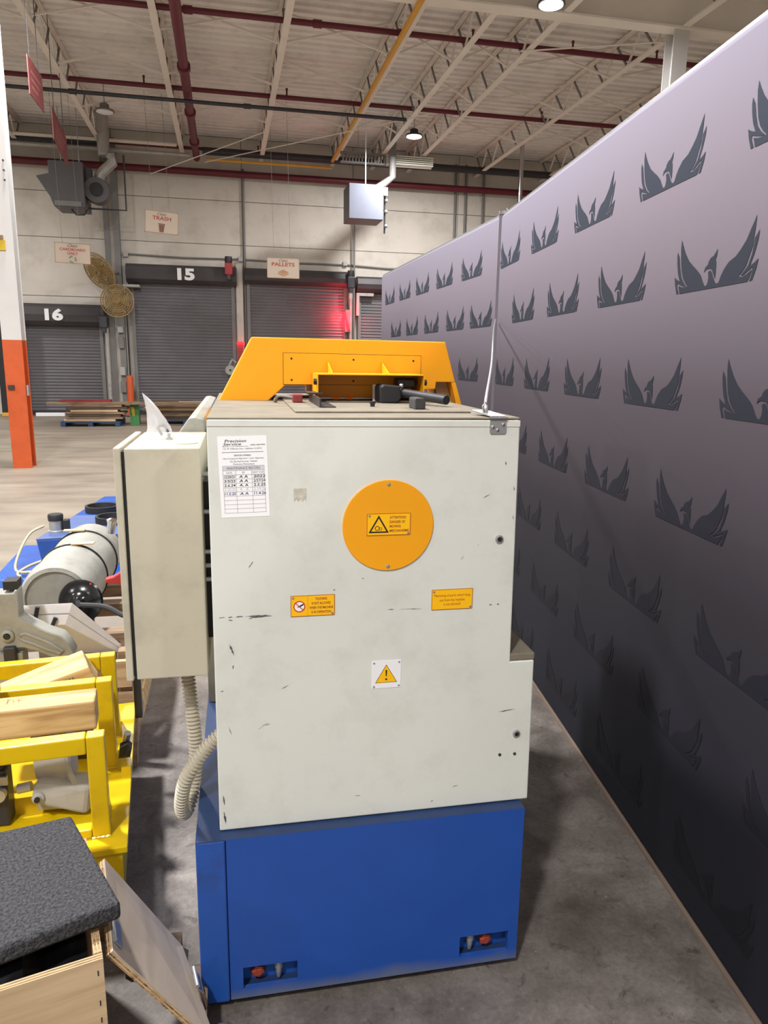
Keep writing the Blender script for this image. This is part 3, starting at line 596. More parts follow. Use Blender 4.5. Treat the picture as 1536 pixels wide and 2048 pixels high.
BAN = banner_mat('banner_fabric', [(0, (27, 28, 37)), (.18, (29, 29, 37)), (.4, (40, 37, 43)), (.62, (74, 67, 74)), (.85, (122, 114, 125)), (1, (142, 137, 153))])
EMBM = banner_mat('banner_emblem_print', [(0, (22, 22, 29)), (.3, (22, 22, 30)), (.55, (27, 28, 38)), (.8, (42, 47, 58)), (1, (58, 66, 80))])
em = MB()
for pts in EMB: em.poly([(x, 0, z) for x, z in pts])
EMESH = em.mesh('emblem', fix=False); EMESH.materials.append(EMBM)
def banner(name, org, ang, s0, s1, centresA, centresB, label):
    """local x runs along the wall face towards the near end, face looks to local -y"""
    f = Matrix.Translation(org) @ Matrix.Rotation(ang, 4, 'Z')
    o = bpy.data.objects.new(name, None); C.objects.link(o); o.matrix_world = f; ROOTM[o.name] = f; tag(o, label, 'banner', 'printed banner wall panels')
    MB().box(s0, s1, 0, .055, .012, 2.43).build('fabric', BAN, o, f, bevel=.022, smooth=True)
    MB().box(s0+.01, s1-.01, .012, .043, 2.425, 2.437).build('top_rail', STEEL, o, f)
    MB().box(s0+.01, s1-.01, -.002, .05, 0, .011).build('floor_rail', mat('pale_rail', (122, 106, 94), .6), o, f)
    rows = [2.106, 1.785, 1.443, 1.105, .772, .447, .115]
    for k, zz in enumerate(rows):
        for c in (centresB if k % 2 else centresA):
            if c-.24 < s0 or c+.18 > s1: continue
            e = bpy.data.objects.new('printed_emblem', EMESH); C.objects.link(e); e.parent = o; e.location = (c, -.0012, zz)
    return o
hd = math.radians(6.96)
banner('banner_wall', (1.460, 3.101, 0), -math.pi/2-hd, -1.205, 3.2, [-.925, -.292]+[.341+.634*k for k in range(6)], [-.605, .030, .661, 1.289, 1.92, 2.55], 'printed fabric banner wall with dark winged bird emblems, panel beside the machine')
banner('banner_wall', (1.60, 5.0, 0), -math.pi/2, -2.67, .70, [-2.23, -1.61, -1.0, -.375, .245], [-2.56, -1.94, -1.32, -.70, -.082, .46], 'printed fabric banner wall with dark winged bird emblems, panel beyond the joint')
t = thing('banner_joint_post', 'rounded grey post closing the joint between the banner panels', 'post', (1.612, 4.29, 0)); MB().cyl((1.625, 4.295, 0), (1.625, 4.295, 2.43), .03, 16).build('tube', mat('post_grey', (96, 92, 100), .4, .4), t, smooth=True); MB().lathe([(.034, 0), (.034, .02), (.02, .035)], (1.625, 4.295, 2.43)).build('cap', CHROME, t, smooth=True)

# ================================================================== THE MACHINE
MA = -.01804
MF = Matrix.Rotation(MA, 4, 'Z')
mc = thing('band_saw_machine', 'large saw machine with pale front panel, blue base and yellow guard', 'machine', (.28, 2.2, 0), 0, None, MF)
VP = 1.605
def part(mb, name, m_, parent=mc, **k): return mb.build(name, m_, parent, MF, **k)
# base with foot pockets
U0, U1, V0, V1, Z0, Z1 = -.129, .690, 1.570, 3.2, .03, .478
pk = [(-.027, .107), (.531, .664)]; pz0, pz1 = .057, .118
xs = [U0, -.0605, -.0585, pk[0][0], pk[0][1], pk[1][0], pk[1][1], U1]
fr = MB()
fr.box(-.0585, U1, V0, V0+.012, pz1, Z1); fr.box(-.0585, U1, V0, V0+.012, Z0, pz0)
for a, b in ((-.0585, pk[0][0]), (pk[0][1], pk[1][0]), (pk[1][1], U1)): fr.box(a, b, V0, V0+.012, pz0, pz1)
base = part(MB().box(U0, U1, V0+.10, V1, Z0, Z1-.002), 'base', BLUE)
part(fr, 'base_front_plate', BLUE_S)
part(MB().box(U0, -.0605, V0, V0+.10, Z0-.005, Z1), 'corner_post', BLUE, bevel=.004)
part(MB().box(-.0605, U1, V0+.012, V0+.10, pz1+.012, Z1-.004), 'base_front_body', BLUE)
part(MB().box(U0, U1, V0+.001, V1, Z1-.002, Z1+.0005), 'base_top', BLUE_T)
for q, (a, b) in enumerate(pk):
    pt = part(MB().box(a-.01, b+.01, V0+.012, V0+.10, .035, .05), 'foot_pocket', BLUE_T)
    c1_, c2_ = ((a+.036, a+.088) if q == 0 else (b-.055, a+.035))
    part(MB().lathe([(.017, 0), (.017, .016), (.010, .02)], (c1_, V0+.036, .082), (0, -1, 0), 6), 'foot_nut', mat('rusty_red_nut', (150, 62, 44), .6, .2), pt)
    part(MB().lathe([(.022, 0), (.022, .005)], (c1_, V0+.0385, .082), (0, -1, 0), 20), 'washer', BLUE_T, pt)
    part(MB().lathe([(.005, 0), (.008, .018), (.008, .03), (.011, .03), (.011, .06)], (c2_, V0+.024, .058), (0, 0, 1), 14), 'levelling_bolt', STEEL, pt)
    part(MB().box(a-.01, b+.01, V0+.038, V0+.05, .05, pz1+.011), 'pocket_back', BLUE, pt)
for a, b in ((U0+.02, .1), (.5, U1-.02)):
    for c in (V0+.08, V1-.25): part(MB().box(a, b, c, c+.12, 0, Z0), 'foot_pad', BLACK)
# front panel with step on the right
pan = part(MB().prism([(-.071, VP, 1.466), (-.073, VP, .481), (.711, VP, .481), (.706, VP, .867), (.643, VP, .867), (.636, VP, 1.464)], (0, .022, 0)), 'front_panel', WHITE_P, bevel=.003)
part(MB().prism([(-.071, VP-.0015, 1.4655), (-.071, VP-.0015, 1.452), (.636, VP-.0015, 1.449), (.636, VP-.0015, 1.4635)], (0, .0014, 0)), 'top_fold', WHITE_P, pan, bevel=.001)
part(MB().box(-.062, .626, VP+.03, 2.75, .482, 1.464), 'body', WHITE_P, bevel=.003)
part(MB().box(.626, .70, VP+.03, 2.75, .482, .862), 'side_step', WHITE_P)
part(MB().box(.628, .708, VP+.002, 2.75, .868, .886), 'step_cover', GRIME, bevel=.003)
part(MB().box(-.071, .637, VP+.004, 2.7, 1.4655, 1.4705), 'top_plate', GRIME, bevel=.002)
part(MB().box(.128, .560, 1.74, 2.3, 1.4706, 1.475), 'table_plate', GRIME, bevel=.002)
# scuffs
sc = MB()
def scuff(u0, z0, u1, z1, w):
    d = Vector((u1-u0, z1-z0)); n_ = Vector((-d.y, d.x)).normalized()*w/2; k = 8; top, bot = [], []
    for i in range(k+1):
        tt = i/k; ww = (.25+random.random()*.9)*math.sin(math.pi*min(max(tt, .06), .94)); j = (random.random()-.5)*w*.5
        top.append((u0+d.x*tt+n_.x*ww, VP-.0009, z0+d.y*tt+n_.y*ww+j)); bot.append((u0+d.x*tt-n_.x*ww, VP-.0009, z0+d.y*tt-n_.y*ww+j))
    for i in range(k): sc.poly([bot[i], bot[i+1], top[i+1], top[i]])
for a in [(-.058, 1.021, -.045, 1.022, .003), (-.038, 1.021, -.028, 1.022, .003), (-.022, 1.021, -.005, 1.022, .003), (.0, 1.021, .06, 1.019, .006), (.008, 1.015, .02, 1.019, .004), (-.038, 1.014, -.028, 1.014, .003),
          (.330, 1.020, .347, 1.020, .0015), (.360, 1.020, .412, 1.018, .002), (.553, 1.283, .57, 1.292, .002), (.58, 1.019, .588, 1.019, .003), (.6, 1.02, .607, 1.019, .003),
          (-.037, .955, -.028, .930, .006), (-.030, .905, -.031, .895, .003), (-.060, .842, -.054, .842, .004), (-.045, .752, -.038, .73, .002), (.079, .838, .096, .846, .0015), (.024, .74, .045, .755, .0015), (.04, .748, .05, .752, .002),
          (.01, 1.135, .02, 1.150, .003), (.505, 1.135, .513, 1.145, .0015), (.545, 1.17, .548, 1.17, .002), (.62, .735, .66, .738, .003), (.45, .50, .455, .506, .003), (.255, .540, .27, .539, .002), (.505, .537, .52, .541, .0015), (-.062, .53, -.058, .50, .006), (-.062, .575, -.06, .55, .004), (.268, 1.10, .272, 1.099, .002), (.20, 1.075, .206, 1.075, .002), (.605, 1.37, .606, 1.36, .003), (.628, 1.31, .630, 1.30, .003), (.63, 1.24, .631, 1.23, .003)]: scuff(*a)
part(sc, 'scuff_marks', mat('scuff_grey', (88, 90, 92), .7, var=.3, scale=60), pan, fix=False)
tp = MB()
for k in range(9): tp.poly([(.113+.003*k, VP-.0008, 1.284+(k % 3)*.004), (.116+.003*k, VP-.0008, 1.284+((k+1) % 3)*.004), (.116+.003*k, VP-.0008, 1.314), (.113+.003*k, VP-.0008, 1.314)])
part(tp, 'tape_residue', mat('tape_residue_tan', (186, 180, 166), .8, var=.2, scale=120), pan, fix=False)
# locks and rivets
for u_, z_ in ((.598, 1.183), (.669, .671)):
    lk = part(MB().lathe([(.0095, 0), (.0095, .004), (.007, .005)], (u_, VP, z_), (0, -1, 0), 20), 'lock', STEEL, smooth=True); part(MB().lathe([(.0058, .0051), (.0058, .0056)], (u_, VP, z_), (0, -1, 0), 12), 'key_socket', BLACK, lk)
for u_, z_ in ((.628, .615), (.668, .614)): part(MB().lathe([(.0042, 0), (.0036, .002), (.001, .003)], (u_, VP, z_), (0, -1, 0), 12), 'rivet', STEEL_D, smooth=True)
def pscrew(u_, z_, d, parent, r=.0035):
    part(MB().lathe([(r, 0), (r*.8, .0014), (r*.2, .002)], (u_, VP-d, z_), (0, -1, 0), 12), 'screw', STEEL, parent, smooth=True)
def ptext(s, parent, u_, z_, d, width, height=None, m_=INK, bold=0, shear=0, rot=0, align='CENTER', name='lettering'):
    X = (MF @ Vector((math.cos(rot), 0, math.sin(rot)))); Z = (MF @ Vector((-math.sin(rot), 0, math.cos(rot))))
    return text(name, s, m_, parent, MF @ Vector((u_, VP-d, z_)), X, Z, width=width, height=height, bold=bold, shear=shear, align=align)
def plate(mb_pts, d0, th, name, m_, label):
    o = part(MB().prism([(a, VP-d0, b) for a, b in mb_pts], (0, -th, 0)), name, m_); o['label'] = label; return o
def rect(u0, u1, z0, z1): return [(u0, z0), (u1, z0), (u1, z1), (u0, z1)]
def rline(parent, m_, segs, d, name='rule_lines'):
    b = MB()
    for (a0, b0), (a1, b1), w_ in segs:
        dv = Vector((a1-a0, b1-b0)); n_ = Vector((-dv.y, dv.x)).normalized()*w_/2
        b.poly([(a0-n_.x, VP-d, b0-n_.y), (a1-n_.x, VP-d, b1-n_.y), (a1+n_.x, VP-d, b1+n_.y), (a0+n_.x, VP-d, b0+n_.y)])
    return part(b, name, m_, parent, fix=False)
def border(parent, u0, u1, z0, z1, d, m_=INKR, w_=.0012):
    rline(parent, m_, [((u0, z0), (u1, z0), w_), ((u0, z1), (u1, z1), w_), ((u0, z0), (u0, z1), w_), ((u1, z0), (u1, z1), w_)], d, 'border')
# round orange cover
rc = part(MB().lathe([(.1065, 0), (.1065, .003), (.1055, .004)], (.328, VP, 1.2235), (0, -1, 0), 64), 'round_cover', YEL, smooth=True); rc['label'] = 'round orange inspection cover'
pscrew(.327, 1.320, .004, rc, .0048); pscrew(.328, 1.127, .004, rc, .0048)
p1 = plate(rect(.2775, .379, 1.202, 1.253), .004, .001, 'warning_plate', SIGN_Y, 'yellow plate reading ATTENTION! DANGER OF MOVING MECHANISMS')
border(p1, .2778, .3787, 1.2023, 1.2527, .0053)
for k, s_ in enumerate(['ATTENTION!', 'DANGER OF', 'MOVING', 'MECHANISMS']): ptext(s_, p1, .3305, 1.2435-.0104*k, .0053, [.038, .036, .026, .045][k], .0062, INKR, .02, align='LEFT')
b = MB(); TRI = lambda cu, cz, r: [(cu-r*.866, cz-r*.5), (cu+r*.866, cz-r*.5), (cu, cz+r)]
o_, i_ = TRI(.305, 1.2215, .0275), TRI(.305, 1.2215, .0205)
for k in range(3): b.poly([(x, VP-.0053, z) for x, z in (o_[k], o_[(k+1) % 3], i_[(k+1) % 3], i_[k])])
for cu, cz, r in ((.3015, 1.2185, .0056), (.3095, 1.217, .0036)):
    for k in range(20):
        a0, a1 = 2*math.pi*k/20, 2*math.pi*(k+1)/20
        b.poly([(cu+math.cos(a0)*r, VP-.0053, cz+math.sin(a0)*r), (cu+math.cos(a1)*r, VP-.0053, cz+math.sin(a1)*r), (cu+math.cos(a1)*r*.72, VP-.0053, cz+math.sin(a1)*r*.72), (cu+math.cos(a0)*r*.72, VP-.0053, cz+math.sin(a0)*r*.72)])
part(b, 'danger_triangle', INK, p1, fix=False); pscrew(.283, 1.2485, .005, p1, .003); pscrew(.374, 1.2065, .005, p1, .003)
# touching plate
p2 = plate(rect(.103, .204, 1.0145, 1.0645), 0, .001, 'warning_plate', SIGN_Y, 'yellow plate reading TOUCHING IS NOT ALLOWED WHEN THE MACHINE IS IN OPERATION')
border(p2, .1033, .2037, 1.0148, 1.0642, .0013); rline(p2, INKR, [((.142, 1.016), (.142, 1.063), .0004)], .0013)
for k, s_ in enumerate(['TOUCHING', 'IS NOT ALLOWED', 'WHEN THE MACHINE', 'IS IN OPERATION']): ptext(s_, p2, .173, 1.0555-.0106*k, .0013, [.027, .044, .055, .046][k], .0063, INKR, .02)
def disk(parent, cu, cz, r, d, m_, name, r2=0):
    b = MB()
    for k in range(28):
        a0, a1 = 2*math.pi*k/28, 2*math.pi*(k+1)/28
        b.poly([(cu+math.cos(a0)*r, VP-d, cz+math.sin(a0)*r), (cu+math.cos(a1)*r, VP-d, cz+math.sin(a1)*r), (cu+math.cos(a1)*r2, VP-d, cz+math.sin(a1)*r2), (cu+math.cos(a0)*r2, VP-d, cz+math.sin(a0)*r2)] if r2 else [(cu, VP-d, cz), (cu+math.cos(a0)*r, VP-d, cz+math.sin(a0)*r), (cu+math.cos(a1)*r, VP-d, cz+math.sin(a1)*r)])
    return part(b, name, m_, parent, fix=False)
RR = plain('sign_red_ring', (196, 36, 30), .5)
disk(p2, .1225, 1.0385, .012, .0013, WHITE, 'prohibition_field')
part(MB().poly([(u, VP-.0015, z) for u, z in [(.116, 1.0375), (.120, 1.0385), (.126, 1.0425), (.1335, 1.0455), (.132, 1.0415), (.127, 1.0385), (.121, 1.0365)]]), 'hand_symbol', INK, p2, fix=False)
disk(p2, .1225, 1.0385, .0135, .0017, RR, 'prohibition_ring', .0112); rline(p2, RR, [((.114, 1.047), (.131, 1.030), .002)], .0018, 'prohibition_bar')
pscrew(.108, 1.0595, .001, p2, .003); pscrew(.1985, 1.0195, .001, p2, .003)
p3 = plate(rect(.4365, .5375, 1.013, 1.0635), 0, .001, 'warning_plate', SIGN_Y, 'yellow plate reading Machining of parts which hang out from the machine is not allowed!')
border(p3, .4368, .5372, 1.0133, 1.0632, .0013)
for k, s_ in enumerate(['Machining of parts which hang', 'out from the machine', 'is not allowed!']): ptext(s_, p3, .487, 1.0475-.0105*k, .0013, [.089, .062, .042][k], .0078 if k == 0 else .0066, INKR, .0)
pscrew(.4415, 1.0585, .001, p3, .003); pscrew(.5325, 1.018, .001, p3, .003)
p4 = plate(rect(.294, .365, .8215, .892), 0, .001, 'warning_plate', WHITE, 'white square plate with yellow exclamation triangle')
b = MB().poly([(u, VP-.0013, z) for u, z in TRI(.329, .851, .031)]); part(b, 'triangle_edge', INK, p4, fix=False)
part(MB().poly([(u, VP-.0016, z) for u, z in TRI(.329, .851, .0288)]), 'triangle_field', SIGN_Y, p4, fix=False)
part(MB().poly([(u, VP-.0019, z) for u, z in [(.3279, .852), (.3301, .852), (.3312, .868), (.3268, .868)]]), 'exclamation_stroke', INK, p4, fix=False); disk(p4, .329, .8445, .0026, .0019, INK, 'exclamation_dot')
for a in (.299, .360):
    for b_ in (.8265, .887): pscrew(a, b_, .001, p4, .0026)
# hinge catch at top right corner
hg = part(MB().prism([(u, VP-.0005, z) for u, z in [(.562, 1.466), (.562, 1.437), (.565, 1.433), (.599, 1.433), (.602, 1.437), (.602, 1.466)]], (0, -.0025, 0)), 'catch_plate', STEEL, bevel=.0005)
for a, b_ in ((.569, 1.449), (.5805, 1.442), (.5935, 1.4545)): part(MB().lathe([(.0042, 0), (.0035, .002), (.001, .0032)], (a, VP-.003, b_), (0, -1, 0), 12), 'rivet', CHROME, hg, smooth=True)
part(MB().cyl((.561, VP-.003, 1.4685), (.603, VP-.003, 1.4685), .004, 12), 'knuckle', CHROME, hg, smooth=True)
part(MB().hexa([(.563, VP+.002, 1.4725), (.600, VP+.002, 1.4725), (.583, VP+.085, 1.4805), (.543, VP+.085, 1.4805), (.563, VP+.002, 1.4745), (.600, VP+.002, 1.4745), (.583, VP+.085, 1.4825), (.543, VP+.085, 1.4825)]), 'catch_flap', STEEL, hg)
part(MB().tube([(.562, VP+.045, 1.478), (.559, VP+.045, 1.494), (.565, VP+.045, 1.502), (.571, VP+.045, 1.494), (.570, VP+.045, 1.478)], .0028, 8), 'staple', CHROME, hg, smooth=True)
# control cabinet on the left side
CV = 1.72
cb = part(MB().box(-.2595, -.0925, CV, 2.09, .832, 1.392), 'control_cabinet', CREAM, bevel=.003)
part(MB().box(-.2665, -.2595, CV+.006, 2.084, .84, 1.384), 'door_gasket', BLACK, cb)
part(MB().box(-.283, -.2668, CV-.002, 2.092, .830, 1.394), 'door', CREAM, cb, bevel=.003)
part(MB().box(-.0925, -.062, 1.80, 2.05, .9, 1.30), 'mounting_bracket', BLACK, cb)
for z_ in (1.322, 1.23, 1.13, 1.095, 1.06): part(MB().cyl((-.0925, CV+.06, z_), (-.079, CV+.06, z_), .006, 10), 'bolt', STEEL, cb)
part(MB().lathe([(.028, 0), (.028, .002)], (-.13, CV+.10, 1.392), (0, 0, 1), 24), 'top_plug', CREAM, cb)
eb = part(MB().cyl((-.176, 1.9, 1.392), (-.176, 1.9, 1.408), .004, 10), 'eye_bolt', STEEL, cb)
part(MB().lathe([(.008, 0), (.008, .005)], (-.176, 1.9, 1.392), n=6), 'nut', STEEL, eb)
# corrugated conduit hose
def spline(pts, n=30):
    pts = [Vector(p) for p in pts]; P = [pts[0]*2-pts[1]]+pts+[pts[-1]*2-pts[-2]]; out = []
    for i in range(1, len(P)-2):
        for k in range(n):
            t_ = k/n; a, b, c, d = P[i-1], P[i], P[i+1], P[i+2]
            out.append(.5*((2*b)+(c-a)*t_+(2*a-5*b+4*c-d)*t_*t_+(3*b-a-3*c+d)*t_**3))
    return out+[pts[-1]]
def hose(pts, r, pitch, name, m_, parent):
    sp = spline(pts, 60); L_ = [0]
    for i in range(1, len(sp)): L_.append(L_[-1]+(sp[i]-sp[i-1]).length)
    tot = L_[-1]; nst = int(tot/(pitch/4)); path = []; j = 0
    for k in range(nst+1):
        d = tot*k/nst
        while j < len(L_)-2 and L_[j+1] < d: j += 1
        path.append(sp[j].lerp(sp[j+1], (d-L_[j])/max(L_[j+1]-L_[j], 1e-6)))
    rs = [r*(1+.15*(1 if (k % 4) in (0, 1) else -1)) for k in range(len(path))]
    return part(MB().tube(path, rs, 16), name, m_, parent)
HOSEM = mat('ribbed_hose_grey', (176, 168, 150), .5, var=.06, scale=10)
hz = hose([(-.156, 1.86, .832), (-.150, 1.85, .75), (-.142, 1.83, .66), (-.137, 1.82, .58), (-.143, 1.81, .50), (-.156, 1.79, .445), (-.168, 1.76, .436), (-.172, 1.735, .48), (-.160, 1.715, .55), (-.135, 1.71, .60), (-.10, 1.715, .645), (-.06, 1.72, .68)], .0160, .0100, 'conduit_hose', HOSEM, mc)
# side rail cover
part(MB().prism([(-.172, 2.1, 1.385), (-.10, 2.1, 1.385), (-.10, 2.1, 1.425), (-.122, 2.1, 1.432), (-.140, 2.1, 1.430)], (0, 1.15, 0)), 'rail_cover', CAST, bevel=.004)
part(MB().box(-.125, -.0625, 2.3, 3.1, .479, 1.384), 'rail_stand', CAST)
# yellow guard
VG = 2.25
gd = part(MB().prism([(u, VG, z) for u, z in [(.039, 1.656), (-.079, 1.437), (-.10, 1.40), (.008, 1.40), (.050, 1.438), (.135, 1.515), (.225, 1.517), (.225, 1.478), (.558, 1.478), (.565, 1.505), (.604, 1.507), (.606, 1.529), (.668, 1.529), (.632, 1.652)]], (0, .34, 0)), 'yellow_guard', YEL, bevel=.003)
part(MB().prism([(u, VG+.0, z) for u, z in [(.655, 1.529), (.6685, 1.529), (.722, 1.36), (.700, 1.36)]], (0, .34, 0)), 'guard_leg', YEL, gd)
part(MB().prism([(u, VG+.05, z) for u, z in [(.612, 1.528), (.653, 1.528), (.69, 1.40), (.645, 1.40)]], (0, .02, 0)), 'leg_liner', LUMP, gd)
part(MB().prism([(u, VG-.0004, z) for u, z in [(.1298, 1.5178), (.1298, 1.6122), (.5552, 1.6092), (.5552, 1.5178)]], (0, -.0005, 0)), 'plate_gap', BLACK, gd)
gp = part(MB().prism([(u, VG-.001, z) for u, z in [(.131, 1.519), (.131, 1.611), (.554, 1.608), (.554, 1.519)]], (0, -.0025, 0)), 'guard_plate', YEL, gd, bevel=.0005)
for a, b_ in ((.155, 1.595), (.343, 1.594), (.530, 1.593), (.155, 1.532), (.343, 1.53)): part(MB().lathe([(.0032, 0), (.003, .001)], (a, VG-.0035, b_), (0, -1, 0), 10), 'bolt', BLACK, gd)
VH = 2.09
part(MB().box(.216, .5275, VH, VG-.0036, 1.5515, 1.5545), 'hood_top', YEL, gd); part(MB().box(.216, .219, VH, VG-.0036, 1.478, 1.5515), 'hood_side', YEL, gd); part(MB().box(.5245, .5275, VH, VG-.0036, 1.478, 1.5515), 'hood_side', YEL, gd)
for a in (.262, .428): part(MB().prism([(a, VH+.03, 1.5545), (a, VG-.0036, 1.5545), (a, VG-.0036, 1.589)], (.003, 0, 0)), 'gusset', YEL, gd)
for a, s_ in ((.216, -1), (.5275, 1)): part(MB().cyl((a, VH+.012, 1.532), (a+.009*s_, VH+.012, 1.532), .009, 6), 'bolt', BLACK, gd)
# tools fixed on the table
part(MB().box(.145, .172, 2.06, 2.10, 1.475, 1.498), 'red_connector', mat('dull_red', (128, 44, 46), .6), bevel=.003); part(MB().tube(spline([(.15, 2.08, 1.488), (.11, 2.1, 1.492), (.10, 2.15, 1.475), (.105, 2.24, 1.4765)], 8), .004, 8), 'connector_cable', GREYP)
ch = MB(); ch.box(.198, .202, 1.86, 2.15, 1.475, 1.4985); ch.box(.202, .240, 1.86, 2.15, 1.475, 1.4775); ch.box(.186, .2285, 2.06, 2.16, 1.4985, 1.503); part(ch, 'guide_channel', STEEL_D)
part(MB().lathe([(.006, 0), (.006, .008), (.008, .008), (.008, .014)], (.342, 1.905, 1.475), n=6), 'stop_bolt', BLACK)
part(MB().cyl((.225, 2.19, 1.481), (.40, 2.19, 1.481), .004, 10), 'gauge_rod', STEEL)
for a in (.272, .312): part(MB().cyl((a, 2.19, 1.481), (a+.02, 2.19, 1.481), .0056, 12), 'orange_marker', plain('marker_orange', (255, 120, 30), .5))
part(MB().box(.388, .404, 2.16, 2.165, 1.475, 1.523), 'white_scale', WHITE)
cl = part(MB().prism([(.392, 2.05, 1.475), (.440, 2.05, 1.475), (.452, 2.05, 1.49), (.447, 2.05, 1.523), (.40, 2.05, 1.527), (.392, 2.05, 1.52)], (0, .10, 0)), 'clamp_block', BLACK, bevel=.004)
part(MB().box(.458, .515, 2.14, 2.2, 1.515, 1.542), 'clamp_arm', STEEL_D, cl, bevel=.006); part(MB().sphere((.452, 2.06, 1.524), .007), 'clamp_ball', CHROME, cl, smooth=True)
pp = MB(); pp.tube([(.432, 2.12, 1.507), (.54, 1.895, 1.4935)], .0125, 20); part(pp, 'black_pipe', STEEL_D, smooth=True)
part(MB().tube([(.540, 1.8945, 1.4934), (.5403, 1.8938, 1.4934)], .0098, 16), 'pipe_bore', BLACK)
part(MB().prism([(.432, 1.80, 1.4752), (.459, 1.80, 1.4752), (.459, 1.80, 1.495), (.455, 1.80, 1.503), (.434, 1.80, 1.503), (.432, 1.80, 1.498)], (0, .07, 0)), 'rubber_block', mat('block_charcoal', (58, 56, 58), .85, var=.2, scale=60), bevel=.002)

# paper taped on the panel
PR = .035
ps = thing('maintenance_sheet', 'white printed maintenance record sheet with handwritten dates on the machine panel', 'paper', (0, VP, 1.25), 0, None, MF)
def PP(a, b): return (.0045+a*math.cos(PR)-b*math.sin(PR)*(-1)*-1, 1.342+a*math.sin(PR)+b*math.cos(PR))
pw, ph = .0525, .0895
def P2(a, b): ca, sa = math.cos(PR), math.sin(PR); return (.0048+a*ca+b*sa*.0-b*.0255, 1.342+a*sa*.55+b)
corners = [P2(-pw, -ph), P2(pw, -ph), P2(pw, ph), P2(-pw, ph)]
part(MB().prism([(a, VP-.0002, b) for a, b in corners], (0, -.0004, 0)), 'sheet', PAPER, ps)
def pt_(s_, a, b, width, height, m_=INK, **k):
    q = P2(a, b); return ptext(s_, ps, q[0], q[1], .0008, width, height, m_, rot=.019, **k)
pt_('Precision', -.0145, .0790, .046, .0062, bold=.012, shear=.2); pt_('Service', -.0215, .0722, .038, .0056, bold=.012, shear=.2); pt_('Machine Tool Rebuilders, Inc.', -.0145, .0672, .055, .0022, bold=.01)
pt_('(630) 628-9900', .033, .0695, .031, .0036, bold=.015); pt_('121 W. Fullerton Ave. \u2022 Addison, IL 60101', 0, .062, .082, .004)
pt_('SERVICES OFFERED', -.001, .0475, .036, .0034, bold=.015); pt_('Hand Scraping & Alignment \u2022 Laser Alignment', .001, .0405, .088, .004, shear=.3); pt_('On-Site Field Services \u2022 Rebuild', .001, .0345, .058, .0036, shear=.3); pt_('Preventive Maintenance', .001, .0285, .046, .0034, shear=.3)
def pl(a0, b0, a1, b1, w_=.0006): return (P2(a0, b0), P2(a1, b1), w_)
bb = MB(); q = [P2(-.0445, .0145), P2(.0445, .0145), P2(.0445, .0245), P2(-.0445, .0245)]; part(bb.poly([(a, VP-.0007, b) for a, b in q]), 'record_header', plain('header_grey', (206, 206, 210), .7), ps, fix=False)
pt_('MAINTENANCE RECORD', 0, .0195, .072, .0052)
for s_, a, wd in (('DATE', -.031, .012), ('BY', 0, .006), ('NEXT DUE', .031, .024)): pt_(s_, a, .0098, wd, .0042, plain('header_ink', (104, 96, 98), .7))
segs = [pl(-.0445, .0245, .0445, .0245), pl(-.0445, .0145, .0445, .0145), pl(-.0445, .0050, .0445, .0050, .0008)]+[pl(-.0445, .0050-.0094*k, .0445, .0050-.0094*k) for k in range(1, 10)]
segs += [pl(-.0445, .0245, -.0445, -.0796), pl(.0445, .0245, .0445, -.0796), pl(-.0172, .0145, -.0172, -.0796), pl(.0172, .0145, .0172, -.0796)]
rline(ps, RULE, segs, .0008); rline(ps, plain('rule_slate', (98, 104, 124), .7), [pl(-.0445, .0545, .0445, .0545, .0011)], .0008)
for k, (a, b_, c, m_) in enumerate([('12/20/21', 'A A', '2022', INK), ('3/3/23', 'A A', '2/27/24', INK), ('2.6.24', 'A. A', '2.5.25', INK), ('2.20.25', 'A . A', '2.19.26', INKG), ('11.5.25', 'A A', '11.4.26', INKB)]):
    zz = .0008-.0094*k; bo = .0 if k == 3 else .02
    pt_(a, -.031, zz, .024, .006, m_, bold=bo, shear=.1); pt_(b_, -.001, zz, .019, .006, m_, bold=bo, shear=.1); pt_(c, .033, zz, .026, .0062, m_, bold=bo, shear=.1)

# plastic bag on the control cabinet
def bag():
    nb, nl = 22, 12; vs, fs = [], []
    c0 = Vector((-.204, 1.93, 1.393)); tip = Vector((-.240, 1.93, 1.507))
    for j in range(nl+1):
        t_ = j/nl
        for k in range(nb):
            a = 2*math.pi*k/nb; w_ = (1-t_)**.85
            rx, ry = .034*w_*(1+.12*math.sin(5*a+7*t_)), .028*w_*(1+.2*math.sin(3*a+4*t_))
            p = c0.lerp(tip, t_)+Vector((rx*math.cos(a)+.012*math.sin(t_*3.1), ry*math.sin(a), .004*math.sin(4*a+9*t_)*w_*min(1, t_*4)))
            vs.append(p)
    for j in range(nl):
        for k in range(nb): fs.append((j*nb+k, j*nb+(k+1) % nb, (j+1)*nb+(k+1) % nb, (j+1)*nb+k))
    fs.append(tuple(range(nb-1, -1, -1)))
    m = MB().add(vs, fs); o = m.build('plastic_bag', bag_mat(), None, MF, smooth=True)
    tag(o, 'crumpled clear plastic bag standing on the control cabinet', 'bag')
    tag(MB().tube(spline([(-.196, 1.93, 1.40), (-.205, 1.93, 1.42), (-.19, 1.93, 1.425), (-.18, 1.92, 1.41)], 8), .004, 6).build('metal_clip', STEEL_D, None, MF), 'small dark metal clip inside the plastic bag', 'clip')
bag()
# ribbed steel cable from the catch to the banner joint
tag(MB().tube(spline([(.569, VP+.05, 1.4835), (.60, 1.75, 1.502), (.838, 2.4, 1.592), (1.19, 3.4, 1.74), (1.50, 4.26, 1.835)], 14), .004, 8).build('steel_cable', STEEL, None, MF, smooth=True), 'ribbed steel cable rising from the catch to the banner joint', 'cable')
tag(MB().box(.70, .83, 1.95, 2.12, 0, .075).build('wood_offcut', LUM, None, MF), 'small wood offcut lying on the floor beside the blue base', 'wood block')

